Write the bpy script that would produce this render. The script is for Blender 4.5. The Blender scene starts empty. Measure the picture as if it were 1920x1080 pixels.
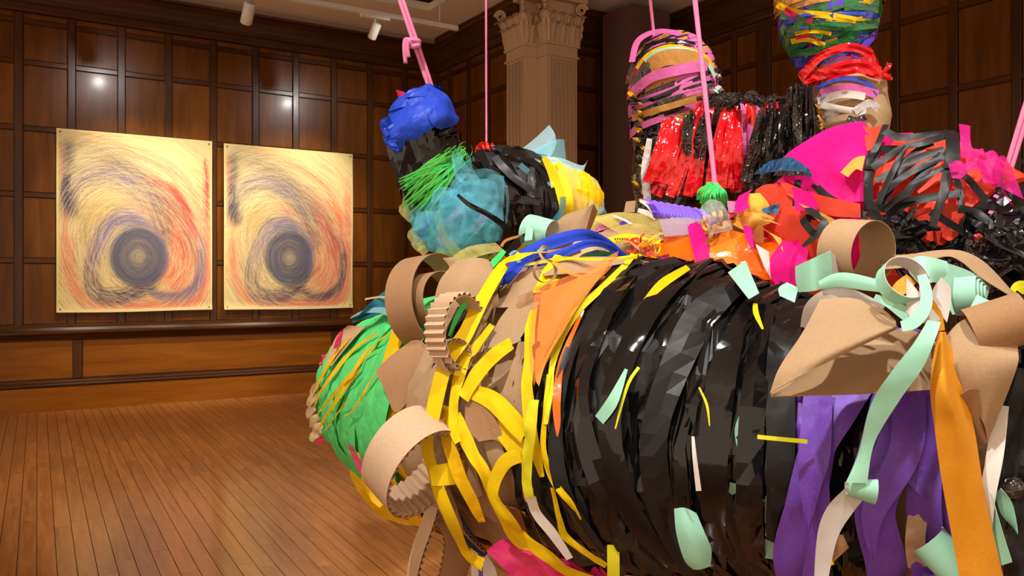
import bpy, bmesh, math, random
import numpy as np
from mathutils import Vector, Matrix, noise
from mathutils.bvhtree import BVHTree

SC = bpy.context.scene
COL = SC.collection

# ------------------------------------------------------------------ camera
F, HOR, EYE = 1560.0, 527.0, 1.55          # focal length in pixels, horizon row, eye height
cam_d = bpy.data.cameras.new('camera')
cam_d.sensor_width = 36.0
cam_d.lens = 36.0 * F / 1920.0
cam_d.shift_y = -(540.0 - HOR) / 1920.0
cam_d.clip_start = 0.05
cam = bpy.data.objects.new('camera', cam_d)
cam.location = (0, 0, EYE)
cam.rotation_euler = (math.radians(90), 0, 0)
COL.objects.link(cam)
SC.camera = cam

# ------------------------------------------------------------------ world, large lights, exposure
world = bpy.data.worlds.new('world')
SC.world = world
world.use_nodes = True
world.node_tree.nodes['Background'].inputs[0].default_value = (1.0, 0.77, 0.56, 1)
world.node_tree.nodes['Background'].inputs[1].default_value = 1.2
SC.view_settings.view_transform = 'Standard'
SC.view_settings.look = 'None'
SC.view_settings.exposure = 0.0
SC.view_settings.gamma = 1.0
SC.view_settings.use_curve_mapping = False
SC.cycles.use_denoising = True
SC.cycles.max_bounces = 8
SC.cycles.transparent_max_bounces = 16
SC.cycles.sample_clamp_indirect = 4.0

WARM = (1.0, 0.87, 0.70)
NEUT = (1.0, 0.965, 0.92)

# ------------------------------------------------------------------ room frame
CEIL = 5.125
A0 = Vector((-5.9283, 9.6335))
dL = Vector((0.84742, 0.53092))     # along the wall with the drawings, towards the corner
dR = Vector((0.53092, -0.84742))    # along the right hand walls, towards the camera
LT = 5.6755                         # corner distance along the drawing wall
C0 = A0 + dL * LT
KP = C0 + dR * 2.79                 # pier corner
C2 = Vector((2.1887, 11.4265))      # far corner of the right wall


def P(px, py, d):
    """a point seen at photo pixel (px, py), d metres into the room"""
    return Vector(((px - 960.0) * d / F, d, EYE + (HOR - py) * d / F))


def pix(p):
    return (960 + p.x * F / p.y, HOR - (p.z - EYE) * F / p.y)


def nz(v, seed=0.0):
    return noise.noise(Vector((v[0] + seed * 17.31, v[1] - seed * 9.17, v[2] + seed * 5.03)))


# ------------------------------------------------------------------ node helpers
def lin(r, g, b):
    def c(v):
        v /= 255.0
        return v / 12.92 if v <= 0.04045 else ((v + 0.055) / 1.055) ** 2.4
    return (c(r), c(g), c(b), 1.0)


def new_mat(name):
    m = bpy.data.materials.new(name)
    m.use_nodes = True
    nt = m.node_tree
    b = nt.nodes['Principled BSDF']
    return m, nt, b


def nd(nt, kind, **kw):
    n = nt.nodes.new(kind)
    for k, v in kw.items():
        if k in n.inputs:
            n.inputs[k].default_value = v
        else:
            setattr(n, k, v)
    return n


def ramp(nt, fac, stops):
    r = nt.nodes.new('ShaderNodeValToRGB')
    el = r.color_ramp.elements
    while len(el) < len(stops):
        el.new(0.5)
    for e, (p, c) in zip(el, stops):
        e.position = p
        e.color = c
    nt.links.new(fac, r.inputs[0])
    return r


def scaled_coords(nt, scale, use='Object', rnd=0.0):
    tc = nt.nodes.new('ShaderNodeTexCoord')
    mp = nt.nodes.new('ShaderNodeMapping')
    mp.inputs['Scale'].default_value = scale
    nt.links.new(tc.outputs[use], mp.inputs['Vector'])
    if rnd:
        oi = nt.nodes.new('ShaderNodeObjectInfo')
        ml = nt.nodes.new('ShaderNodeMath'); ml.operation = 'MULTIPLY'; ml.inputs[1].default_value = rnd
        cb = nt.nodes.new('ShaderNodeCombineXYZ')
        nt.links.new(oi.outputs['Random'], ml.inputs[0])
        for i in range(3):
            nt.links.new(ml.outputs[0], cb.inputs[i])
        nt.links.new(cb.outputs[0], mp.inputs['Location'])
    return mp.outputs['Vector']


def add_bump(nt, b, height, strength, dist=0.01):
    bp = nt.nodes.new('ShaderNodeBump')
    bp.inputs['Strength'].default_value = strength
    bp.inputs['Distance'].default_value = dist
    nt.links.new(height, bp.inputs['Height'])
    nt.links.new(bp.outputs[0], b.inputs['Normal'])
    return bp


def wood_mat(name, c_dark, c_mid, c_light, scale, rough=0.28, rnd=13.0, coat=0.08, vary=0.25, spec=0.25):
    m, nt, b = new_mat(name)
    v = scaled_coords(nt, scale, rnd=rnd)
    n1 = nd(nt, 'ShaderNodeTexNoise', Scale=1.0, Detail=6.0, Roughness=0.62, Distortion=0.6)
    nt.links.new(v, n1.inputs['Vector'])
    rp = ramp(nt, n1.outputs['Fac'], [(0.28, c_dark), (0.52, c_mid), (0.78, c_light)])
    oi = nt.nodes.new('ShaderNodeObjectInfo')
    geo = nt.nodes.new('ShaderNodeNewGeometry')
    ad = nt.nodes.new('ShaderNodeMath'); ad.operation = 'ADD'
    nt.links.new(oi.outputs['Random'], ad.inputs[0]); nt.links.new(geo.outputs['Random Per Island'], ad.inputs[1])
    fr = nt.nodes.new('ShaderNodeMath'); fr.operation = 'FRACT'
    nt.links.new(ad.outputs[0], fr.inputs[0])
    mr = nd(nt, 'ShaderNodeMapRange')
    mr.inputs['To Min'].default_value = 1 - vary
    mr.inputs['To Max'].default_value = 1 + vary
    nt.links.new(fr.outputs[0], mr.inputs['Value'])
    hs = nt.nodes.new('ShaderNodeHueSaturation')
    nt.links.new(rp.outputs[0], hs.inputs['Color'])
    nt.links.new(mr.outputs[0], hs.inputs['Value'])
    nt.links.new(hs.outputs[0], b.inputs['Base Color'])
    b.inputs['Roughness'].default_value = rough
    b.inputs['Coat Weight'].default_value = coat
    b.inputs['Coat Roughness'].default_value = 0.12
    b.inputs['Specular IOR Level'].default_value = spec
    add_bump(nt, b, n1.outputs['Fac'], 0.12, 0.004)
    return m


def plain_mat(name, col, rough=0.6, nscale=40.0, vary=0.06, bump=0.0, spec=0.5, metallic=0.0):
    m, nt, b = new_mat(name)
    v = scaled_coords(nt, (nscale,) * 3)
    n1 = nd(nt, 'ShaderNodeTexNoise', Scale=1.0, Detail=4.0)
    nt.links.new(v, n1.inputs['Vector'])
    lo = tuple(max(0, c * (1 - vary)) for c in col[:3]) + (1,)
    hi = tuple(min(1, c * (1 + vary)) for c in col[:3]) + (1,)
    rp = ramp(nt, n1.outputs['Fac'], [(0.3, lo), (0.7, hi)])
    nt.links.new(rp.outputs[0], b.inputs['Base Color'])
    b.inputs['Roughness'].default_value = rough
    b.inputs['Specular IOR Level'].default_value = spec
    b.inputs['Metallic'].default_value = metallic
    if bump:
        add_bump(nt, b, n1.outputs['Fac'], bump, 0.003)
    return m


def paper_mat(name, col, rough=0.75, fibre=120.0, vary=0.10, bump=0.25, transl=0.0, crease=0.0, spec=0.25, sheen=0.0):
    """tissue, crepe, kraft: soft fibre mottling, a fine relief, some light coming through"""
    m, nt, b = new_mat(name)
    v = scaled_coords(nt, (fibre, fibre, fibre))
    n1 = nd(nt, 'ShaderNodeTexNoise', Scale=1.0, Detail=5.0, Roughness=0.7)
    nt.links.new(v, n1.inputs['Vector'])
    v2 = scaled_coords(nt, (6, 6, 6), rnd=9.0)
    n2 = nd(nt, 'ShaderNodeTexNoise', Scale=1.0, Detail=3.0)
    nt.links.new(v2, n2.inputs['Vector'])
    mx = nd(nt, 'ShaderNodeMath'); mx.operation = 'MULTIPLY_ADD'
    mx.inputs[1].default_value = 0.55
    nt.links.new(n1.outputs['Fac'], mx.inputs[0])
    sc = nd(nt, 'ShaderNodeMath'); sc.operation = 'MULTIPLY'; sc.inputs[1].default_value = 0.45
    nt.links.new(n2.outputs['Fac'], sc.inputs[0]); nt.links.new(sc.outputs[0], mx.inputs[2])
    lo = tuple(max(0, c * (1 - 2.2 * vary)) for c in col[:3]) + (1,)
    hi = tuple(min(1, c * (1 + 1.4 * vary)) for c in col[:3]) + (1,)
    rp = ramp(nt, mx.outputs[0], [(0.32, lo), (0.68, hi)])
    nt.links.new(rp.outputs[0], b.inputs['Base Color'])
    b.inputs['Roughness'].default_value = rough
    b.inputs['Specular IOR Level'].default_value = spec
    bp = add_bump(nt, b, n1.outputs['Fac'], bump, 0.0015)
    if crease:
        v3 = scaled_coords(nt, (14, 14, 14), rnd=5.0)
        vo = nd(nt, 'ShaderNodeTexVoronoi', Scale=1.0); vo.feature = 'DISTANCE_TO_EDGE'
        nt.links.new(v3, vo.inputs['Vector'])
        b2 = nt.nodes.new('ShaderNodeBump'); b2.inputs['Strength'].default_value = crease; b2.inputs['Distance'].default_value = 0.02
        nt.links.new(vo.outputs['Distance'], b2.inputs['Height'])
        nt.links.new(b2.outputs[0], bp.inputs['Normal'])
    if transl:
        out = nt.nodes['Material Output']
        tr = nt.nodes.new('ShaderNodeBsdfTranslucent')
        nt.links.new(rp.outputs[0], tr.inputs['Color'])
        mi = nt.nodes.new('ShaderNodeMixShader'); mi.inputs[0].default_value = transl
        nt.links.new(b.outputs[0], mi.inputs[1]); nt.links.new(tr.outputs[0], mi.inputs[2])
        nt.links.new(mi.outputs[0], out.inputs['Surface'])
    return m


def foil_mat(name, col, rough=0.14, crinkle=0.35, cscale=22.0, ior=1.6, metallic=0.0, alpha=1.0, coat=0.5):
    """thin glossy plastic film, crinkled"""
    m, nt, b = new_mat(name)
    v = scaled_coords(nt, (cscale, cscale, cscale), rnd=7.0)
    vo = nd(nt, 'ShaderNodeTexVoronoi', Scale=1.0); vo.feature = 'F1'
    n1 = nd(nt, 'ShaderNodeTexNoise', Scale=0.7, Detail=3.0)
    nt.links.new(v, vo.inputs['Vector']); nt.links.new(v, n1.inputs['Vector'])
    ad = nt.nodes.new('ShaderNodeMath'); ad.operation = 'ADD'
    nt.links.new(vo.outputs['Distance'], ad.inputs[0]); nt.links.new(n1.outputs['Fac'], ad.inputs[1])
    lo = tuple(c * 0.8 for c in col[:3]) + (1,)
    rp = ramp(nt, n1.outputs['Fac'], [(0.35, lo), (0.65, col)])
    nt.links.new(rp.outputs[0], b.inputs['Base Color'])
    b.inputs['Roughness'].default_value = rough
    b.inputs['IOR'].default_value = ior
    b.inputs['Metallic'].default_value = metallic
    b.inputs['Coat Weight'].default_value = coat
    b.inputs['Coat Roughness'].default_value = 0.05
    b.inputs['Alpha'].default_value = alpha
    add_bump(nt, b, ad.outputs[0], crinkle, 0.012)
    return m


def tulle_mat(name, col, cover=0.45, net=420.0):
    """fine see-through netting"""
    m, nt, b = new_mat(name)
    out = nt.nodes['Material Output']
    v = scaled_coords(nt, (net, net, net))
    vo = nd(nt, 'ShaderNodeTexVoronoi', Scale=1.0); vo.feature = 'DISTANCE_TO_EDGE'
    nt.links.new(v, vo.inputs['Vector'])
    mr = nd(nt, 'ShaderNodeMapRange')
    mr.inputs['From Min'].default_value = 0.05; mr.inputs['From Max'].default_value = 0.30
    mr.inputs['To Min'].default_value = min(1.0, cover * 1.7); mr.inputs['To Max'].default_value = cover * 0.45
    nt.links.new(vo.outputs['Distance'], mr.inputs['Value'])
    b.inputs['Base Color'].default_value = col
    b.inputs['Roughness'].default_value = 0.6
    tl = nt.nodes.new('ShaderNodeBsdfTranslucent'); tl.inputs['Color'].default_value = col
    m1 = nt.nodes.new('ShaderNodeMixShader'); m1.inputs[0].default_value = 0.4
    nt.links.new(b.outputs[0], m1.inputs[1]); nt.links.new(tl.outputs[0], m1.inputs[2])
    tp = nt.nodes.new('ShaderNodeBsdfTransparent')
    m2 = nt.nodes.new('ShaderNodeMixShader')
    nt.links.new(mr.outputs[0], m2.inputs[0])
    nt.links.new(tp.outputs[0], m2.inputs[1]); nt.links.new(m1.outputs[0], m2.inputs[2])
    nt.links.new(m2.outputs[0], out.inputs['Surface'])
    return m


def glow_mat(name, col, strength):
    m, nt, b = new_mat(name)
    b.inputs['Base Color'].default_value = (0.9, 0.9, 0.9, 1)
    b.inputs['Emission Color'].default_value = col
    b.inputs['Emission Strength'].default_value = strength
    return m


# ------------------------------------------------------------------ object helpers
def link(name, me, mats=(), parent=None, mw=None):
    o = bpy.data.objects.new(name, me)
    COL.objects.link(o)
    for m in (mats if isinstance(mats, (list, tuple)) else [mats]):
        if me.materials.find(m.name) < 0 or len(mats if isinstance(mats, (list, tuple)) else [1]) > len(me.materials):
            me.materials.append(m)
    if parent is not None:
        o.parent = parent
    if mw is not None:
        o.matrix_basis = mw
    return o


def mesh_of(name, verts, faces, smooth=True, mat_idx=None):
    me = bpy.data.meshes.new(name)
    me.from_pydata([tuple(v) for v in verts], [], faces)
    if smooth:
        me.polygons.foreach_set('use_smooth', [True] * len(me.polygons))
    if mat_idx is not None:
        me.polygons.foreach_set('material_index', mat_idx)
    me.update()
    return me


def tag(o, label, cat, group=None, kind=None):
    if label: o['label'] = label
    if cat: o['category'] = cat
    if group: o['group'] = group
    if kind: o['kind'] = kind
    return o


def empty(name, loc=(0, 0, 0), rotz=0.0, parent=None):
    o = bpy.data.objects.new(name, None)
    o.empty_display_size = 0.1
    COL.objects.link(o)
    o.location = loc
    o.rotation_euler = (0, 0, rotz)
    if parent: o.parent = parent
    return o


def box_data(x0, x1, y0, y1, z0, z1, ch=0.0):
    """a box; ch chamfers the four long edges of its +y face inwards"""
    if ch <= 0:
        v = [(x0, y0, z0), (x1, y0, z0), (x1, y1, z0), (x0, y1, z0), (x0, y0, z1), (x1, y0, z1), (x1, y1, z1), (x0, y1, z1)]
        f = [(0, 3, 2, 1), (4, 5, 6, 7), (0, 1, 5, 4), (1, 2, 6, 5), (2, 3, 7, 6), (3, 0, 4, 7)]
        return v, f
    ym = y1 - ch
    v = [(x0, y0, z0), (x1, y0, z0), (x1, y0, z1), (x0, y0, z1),
         (x0, ym, z0), (x1, ym, z0), (x1, ym, z1), (x0, ym, z1),
         (x0 + ch, y1, z0 + ch), (x1 - ch, y1, z0 + ch), (x1 - ch, y1, z1 - ch), (x0 + ch, y1, z1 - ch)]
    f = [(0, 3, 2, 1)[::-1]]
    for a, b_ in ((0, 4), (4, 8)):
        for i in range(4):
            j = (i + 1) % 4
            f.append((a + i, a + j, b_ + j, b_ + i)[::-1])
    f.append((8, 9, 10, 11)[::-1])
    return v, f


def box(name, mat, parent, x0, x1, y0, y1, z0, z1, ch=0.0):
    v, f = box_data(x0, x1, y0, y1, z0, z1, ch)
    me = mesh_of(name, v, f, smooth=False)
    bm = bmesh.new(); bm.from_mesh(me); bmesh.ops.recalc_face_normals(bm, faces=bm.faces); bm.to_mesh(me); bm.free()
    return link(name, me, [mat], parent)


def tube_data(pts, rad, seg=10, caps=True):
    """round tube through 3D points; rad a number or a list"""
    n = len(pts)
    rad = [rad] * n if not isinstance(rad, (list, tuple)) else rad
    verts, faces = [], []
    up = Vector((0, 0, 1))
    prev = None
    for i in range(n):
        t = (pts[min(i + 1, n - 1)] - pts[max(i - 1, 0)]).normalized()
        if prev is None:
            a = t.orthogonal().normalized()
        else:
            a = (prev - t * prev.dot(t))
            a = a.normalized() if a.length > 1e-6 else t.orthogonal().normalized()
        prev = a
        b_ = t.cross(a)
        for k in range(seg):
            an = 2 * math.pi * k / seg
            verts.append(pts[i] + (a * math.cos(an) + b_ * math.sin(an)) * rad[i])
    for i in range(n - 1):
        for k in range(seg):
            k2 = (k + 1) % seg
            faces.append((i * seg + k, i * seg + k2, (i + 1) * seg + k2, (i + 1) * seg + k))
    if caps:
        faces.append(tuple(range(seg))[::-1])
        faces.append(tuple((n - 1) * seg + k for k in range(seg)))
    return verts, faces


def lathe_data(prof, seg=24):
    """profile [(r, z)] turned about z"""
    verts, faces = [], []
    for r, z in prof:
        for k in range(seg):
            a = 2 * math.pi * k / seg
            verts.append((r * math.cos(a), r * math.sin(a), z))
    for i in range(len(prof) - 1):
        for k in range(seg):
            k2 = (k + 1) % seg
            faces.append((i * seg + k, i * seg + k2, (i + 1) * seg + k2, (i + 1) * seg + k))
    return verts, faces


def cat_rom(pts, n):
    """n samples along a Catmull-Rom curve through tuples/vectors of any length"""
    pts = [tuple(p) for p in pts]
    k = len(pts)
    if k == 2:
        return [tuple(a + (b_ - a) * i / (n - 1) for a, b_ in zip(*pts)) for i in range(n)]
    out = []
    for i in range(n):
        u = i / (n - 1) * (k - 1)
        j = min(int(u), k - 2)
        t = u - j
        p0, p1, p2, p3 = pts[max(j - 1, 0)], pts[j], pts[j + 1], pts[min(j + 2, k - 1)]
        out.append(tuple(0.5 * (2 * b_ + (c - a) * t + (2 * a - 5 * b_ + 4 * c - d) * t * t + (3 * b_ - a - 3 * c + d) * t ** 3)
                         for a, b_, c, d in zip(p0, p1, p2, p3)))
    return out


def frame_obj(o, origin, xdir, z=0.0):
    """place o so that local x runs along xdir (2D) and local y faces the room"""
    o.location = (origin.x, origin.y, z)
    o.rotation_euler = (0, 0, math.atan2(xdir.y, xdir.x))

# ================================================================== THE ROOM
M_PANEL = wood_mat('varnished_panel_wood', lin(84, 46, 10), lin(104, 59, 13), lin(122, 71, 17), (9, 9, 1.1), rough=0.27, vary=0.10, spec=0.15)
M_RAIL = wood_mat('varnished_rail_wood', lin(56, 30, 9), lin(74, 41, 12), lin(90, 52, 17), (1.2, 9, 9), rough=0.25, vary=0.10)
M_STILE = wood_mat('varnished_stile_wood', lin(56, 30, 9), lin(74, 41, 12), lin(90, 52, 17), (9, 9, 1.2), rough=0.25, vary=0.10)
M_DADO = wood_mat('varnished_dado_wood', lin(120, 68, 10), lin(145, 85, 14), lin(162, 99, 20), (1.1, 9, 9), rough=0.27, vary=0.08, spec=0.15)
M_FLOOR = wood_mat('oak_floor_board', lin(146, 92, 48), lin(170, 112, 62), lin(188, 130, 76), (1.6, 22, 22), rough=0.22, vary=0.12, coat=0.28, spec=0.4)
M_CEIL = plain_mat('ceiling_plaster', lin(246, 230, 212), 0.85, 30, 0.04, 0.1)
M_COVE = plain_mat('shaded_cove_plaster', lin(176, 160, 146), 0.85, 30, 0.04, 0.1)  # greyer than the ceiling: the shadow strip above the cornice is painted in
M_COL = plain_mat('column_plaster', lin(206, 174, 140), 0.7, 60, 0.06, 0.15)
M_PLUM = plain_mat('plum_painted_board', lin(98, 66, 62), 0.55, 25, 0.05, 0.05)
M_WHITE = plain_mat('white_metal', lin(235, 228, 220), 0.4, 40, 0.02)
M_BLACK = plain_mat('black_metal', lin(20, 18, 18), 0.4, 40, 0.05)
M_DARKW = wood_mat('dark_coffer_wood', lin(44, 24, 14), lin(66, 36, 20), lin(86, 50, 28), (2, 9, 9), rough=0.4)
M_LENS = glow_mat('lamp_lens', (1.0, 0.88, 0.72, 1), 12.0)


def structure(o):
    o['kind'] = 'structure'
    return o


def piece(name, me, parent, loc):
    o = bpy.data.objects.new(name, me)
    COL.objects.link(o)
    o.parent = parent
    o.location = loc
    return o


def local_box(name, mat, w, dpt, h, ch):
    """shared box mesh, x from 0..w, y 0..dpt, z 0..h"""
    v, f = box_data(0, w, 0, dpt, 0, h, ch)
    me = mesh_of(name, v, f, smooth=False)
    bm = bmesh.new(); bm.from_mesh(me); bmesh.ops.recalc_face_normals(bm, faces=bm.faces); bm.to_mesh(me); bm.free()
    me.materials.append(mat)
    return me


_mesh_cache = {}


def shared_box(name, mat, w, dpt, h, ch):
    k = (name, mat.name, round(w, 3), dpt, round(h, 3), ch)
    if k not in _mesh_cache:
        _mesh_cache[k] = local_box(name, mat, w, dpt, h, ch)
    return _mesh_cache[k]


def profile_run(name, mat, prof, x0, x1, parent=None):
    """moulding: profile [(out, z)] extruded along local x"""
    n = len(prof)
    v = [(x0, o_, z) for o_, z in prof] + [(x1, o_, z) for o_, z in prof]
    f = [(i, i + 1, n + i + 1, n + i) for i in range(n - 1)]
    f += [tuple(range(n)), tuple(range(n, 2 * n))[::-1]]
    me = mesh_of(name, v, f, smooth=False)
    bm = bmesh.new(); bm.from_mesh(me); bmesh.ops.recalc_face_normals(bm, faces=bm.faces); bm.to_mesh(me); bm.free()
    return link(name, me, [mat], parent)


CORNICE = [(0, 4.70), (0.035, 4.71), (0.045, 4.735), (0.045, 4.80), (0.07, 4.815), (0.075, 4.87), (0.085, 4.90), (0.12, 4.985), (0.165, 5.035), (0.205, 5.05), (0.21, 5.085), (0.235, 5.10), (0.235, CEIL), (0, CEIL)]
CHAIR = [(0, 0.845), (0.03, 0.85), (0.035, 0.872), (0.052, 0.882), (0.058, 0.905), (0.088, 0.918), (0.096, 0.936), (0.092, 0.953), (0.06, 0.965), (0.038, 0.995), (0.03, 1.03), (0.02, 1.035), (0, 1.035)]
BASEM = [(0, 0.285), (0.030, 0.288), (0.043, 0.305), (0.043, 0.318), (0.034, 0.328), (0.036, 0.345), (0.024, 0.358), (0.02, 0.375), (0, 0.378)]
SKIRT = [(0, 0.0), (0.030, 0.0), (0.030, 0.285), (0, 0.285)]
RAILS = [1.79, 2.565, 3.345, 4.12, 4.60]
SW = 0.085     # stile width


def panelled_wall(name, origin, xdir, x0, x1, stiles, dado_stiles, trim_no, side, base_cut=None, wide=(), rails=RAILS, low=True):
    wall = box(name, M_STILE, None, x0, x1, -0.12, 0.0, 0.0, CEIL)
    frame_obj(wall, origin, xdir)
    structure(wall)
    xs = sorted(s for s in stiles if x0 < s < x1)
    half = {s: (0.11 if any(abs(s - w) < 1e-4 for w in wide) else SW / 2) for s in xs}
    for s in xs:
        piece('stile', shared_box('stile', M_STILE, 2 * half[s], 0.028, 4.70 - 1.035, 0.007), wall, (s - half[s], 0.0, 1.035))
        if low:
            piece('plinth_block', shared_box('plinth_block', M_STILE, 2 * half[s] - 0.01, 0.034, 0.05, 0.006), wall, (s - half[s] + 0.005, 0.0, 1.02))
    edges = [(x0, 0.0)] + [(s, half[s]) for s in xs] + [(x1, 0.0)]
    zs = [1.035] + list(rails) + [4.70]
    for (a, ha), (b_, hb) in zip(edges[:-1], edges[1:]):
        l, r = a + ha, b_ - hb
        if r - l < 0.05:
            continue
        for i, z in enumerate(rails):
            piece('rail', shared_box('rail', M_RAIL, r - l, 0.022, 0.06, 0.006), wall, (l, 0.0, z - 0.03))
        for i in range(len(zs) - 1):
            z0 = zs[i] + (0.03 if i else 0.0)
            z1 = zs[i + 1] - (0.03 if i < len(zs) - 2 else 0.0)
            piece('panel', shared_box('panel', M_PANEL, r - l - 0.006, 0.009, z1 - z0 - 0.006, 0.006), wall, (l + 0.003, 0.0, z0 + 0.003))
    if low:
        ds = sorted(s for s in dado_stiles if x0 < s < x1)
        for s in ds:
            piece('dado_stile', shared_box('dado_stile', M_STILE, 0.10, 0.026, 0.845 - 0.378, 0.008), wall, (s - 0.05, 0.0, 0.378))
        e2 = [(x0, 0)] + [(s, 0.05) for s in ds] + [(x1, 0)]
        for (a, ha), (b_, hb) in zip(e2[:-1], e2[1:]):
            if b_ - hb - a - ha > 0.05:
                piece('dado_panel', shared_box('dado_panel', M_DADO, b_ - hb - a - ha - 0.008, 0.008, 0.455, 0.006), wall, (a + ha + 0.004, 0.0, 0.384))
        o = profile_run('chair_rail', M_RAIL, CHAIR, x0, x1, wall)
        o = profile_run('base_moulding', M_RAIL, BASEM, x0, x1, wall)
        bb = profile_run('baseboard_' + side, M_DADO, SKIRT, x0, x1)
        frame_obj(bb, origin, xdir); structure(bb)
    tr = profile_run('trim_%d' % trim_no, M_RAIL, CORNICE, x0, x1)
    frame_obj(tr, origin, xdir); structure(tr)
    return wall


# wall with the drawings: x = LT - t
st = [LT - (0.186 + 0.5475 * k) for k in range(-7, 11)]
wall_left = panelled_wall('wall_left', C0, -dL, 0.0, 9.4, st, [LT - t for t in (-2.0, 0.80, 4.04)], 1, 'left')
# short return wall from the corner to the pier, its local x is minus the distance
panelled_wall('wall_corner', C0, -dR, -2.45, 0.0, [-0.42, -0.97, -1.52, -2.07], [-1.2], 2, 'corner')
# alcove wall behind the plum pier
KA = KP - dR * 0.42
panelled_wall('wall_alcove', KA, -dL, -2.155, -0.30, [-0.75, -1.25, -1.75], [-1.25], 3, 'alcove')
# long right hand wall
st = [-0.10, -0.617, -1.143, -1.62, -2.2, -2.78, -3.346, -3.957, -4.546, -5.14, -5.73, -6.32, -6.9, -7.5, -8.1]
panelled_wall('wall_right', C2, -dR, -8.6, 0.42, st, [-1.6, -4.5, -7.4], 4, 'right', wide=(-1.62,), rails=[1.84, 2.63, 3.41, 4.20, 4.63])

# ---------------------------------------------------------------- ceiling with a dark coffer
Kc = Vector((-1.093, 11.000))
ceil_root = empty('ceiling'); structure(ceil_root)
ceil_root.location = (Kc.x, Kc.y, 0)
ceil_root.rotation_euler = (0, 0, math.atan2(-dL.y, -dL.x))     # local x = -dL, local y = dR
HX, HY = 4.2, 5.0
def ceil_slab(x0, x1, y0, y1):
    o = box('soffit', M_CEIL, ceil_root, x0, x1, y0, y1, CEIL, CEIL + 0.10)
    return o
ceil_slab(-9.0, 12.0, -3.0, 0.0)
ceil_slab(-9.0, 0.0, 0.0, HY)
ceil_slab(HX, 12.0, 0.0, HY)
ceil_slab(-9.0, 12.0, HY, 16.0)
box('coffer_top', M_DARKW, ceil_root, -0.05, HX + 0.05, -0.05, HY + 0.05, CEIL + 0.55, CEIL + 0.6)
for args in ((-0.05, HX + 0.05, -0.05, 0.0), (-0.05, HX + 0.05, HY, HY + 0.05), (-0.05, 0.0, 0.0, HY), (HX, HX + 0.05, 0.0, HY)):
    box('coffer_side', M_DARKW, ceil_root, *args, CEIL + 0.10, CEIL + 0.55)
# plaster cove where the ceiling meets the wall with the drawings, shadow grey in its colour
cv = profile_run('trim_5', M_COVE, [(0.20, 5.08), (0.23, 5.075), (0.34, 5.10), (0.36, CEIL - 0.002), (0.2, CEIL - 0.002)], 0.0, 9.4)
frame_obj(cv, C0, -dL); structure(cv)

# ---------------------------------------------------------------- floor boards
fd = Vector((70.0 - 960.0, F)).normalized()        # boards run this way
fn = Vector((-fd.y, fd.x))
floor = empty('floor'); structure(floor)
base = box('subfloor', M_BLACK, floor, -12, 12, -3, 17, -0.06, -0.022)
rng = random.Random(5)
BW = 0.0945
boards = []
org = Vector((0.0, 4.0))
for row in range(-120, 100):
    off = row * BW
    s = -9.0 + rng.random() * 1.4
    while s < 13.5:
        ln = rng.uniform(0.75, 2.3)
        c = org + fn * (off + BW / 2) + fd * (s + ln / 2)
        # keep what lies inside the room
        rel = c - C0
        if rel.dot(dR) > -1.3 and c.y > -2.5 and -10 < c.x < 9 and not (rel.dot(dL) > 0.4 and rel.dot(dR) < 2.4):
            boards.append((off, s, ln, c))
        s += ln
def shown(bd):
    off, s, ln, c = bd
    if c.y < 3.0: return 0.0
    px, py = 960 + c.x * F / c.y, HOR + EYE * F / c.y
    if px < -90 or px > 1000 or py > 1160 or py < 700: return 0.0
    if px > 620 + max(0, (py - 760)) * 0.9: return 0.0
    return ln / c.y ** 2
boards.sort(key=shown, reverse=True)
_bm = {}
sv, sf = [], []
for i, bd in enumerate(boards):
    off, s, ln, c = bd
    g = 0.0019
    if i < 300 and shown(bd) > 0:
        key = round(ln, 1)
        if key not in _bm:
            v, f = box_data(-key / 2 + 0.0008, key / 2 - 0.0008, -BW / 2 + g, BW / 2 - g, -0.022, 0.0)
            me = mesh_of('floor_board', v, f, smooth=False); me.materials.append(M_FLOOR); _bm[key] = me
        o = piece('floor_board', _bm[key], floor, (c.x, c.y, rng.uniform(-0.0006, 0.0004)))
        o.rotation_euler = (0, 0, math.atan2(fd.y, fd.x))
        o.scale = (ln / key, 1, 1)
    else:
        b0 = len(sv)
        for (a, w) in ((-ln / 2, -BW / 2 + g), (ln / 2 - 0.0016, -BW / 2 + g), (ln / 2 - 0.0016, BW / 2 - g), (-ln / 2, BW / 2 - g)):
            q = c + fd * a + fn * w
            sv.append((q.dot(fd), q.dot(fn), 0.0))
        sf.append((b0, b0 + 1, b0 + 2, b0 + 3))
me = mesh_of('outer_floor_boards', sv, sf, smooth=False)
o = link('outer_floor_boards', me, [M_FLOOR], floor); o['kind'] = 'stuff'
o.rotation_euler = (0, 0, math.atan2(fd.y, fd.x))

# ---------------------------------------------------------------- fluted pier with a leafy capital
def line_px(p, dr, px):
    k = (px - 960) / F
    t = (k * p.y - p.x) / (dr.x - k * dr.y)
    return p + dr * t
pl0 = C0 - dL * 0.10
q0 = line_px(pl0, dR, 950)
q1 = line_px(q0, dR, 985)
q2 = line_px(q1, dL, 1008)
q3 = line_px(q2, dR, 1026)
q4 = line_px(q3, dL, 1082)
q5 = q4 - dR * 0.62
q6 = q0 + dL * 0.30
q7 = q6 + (q5 - q6) * 0.5
PLAN = [q0, q1, q2, q3, q4, q5, q6]
column = empty('column', (q2.x, q2.y, 0))
tag(column, 'fluted plaster pier with a leafy carved capital in the room corner', 'column')


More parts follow.
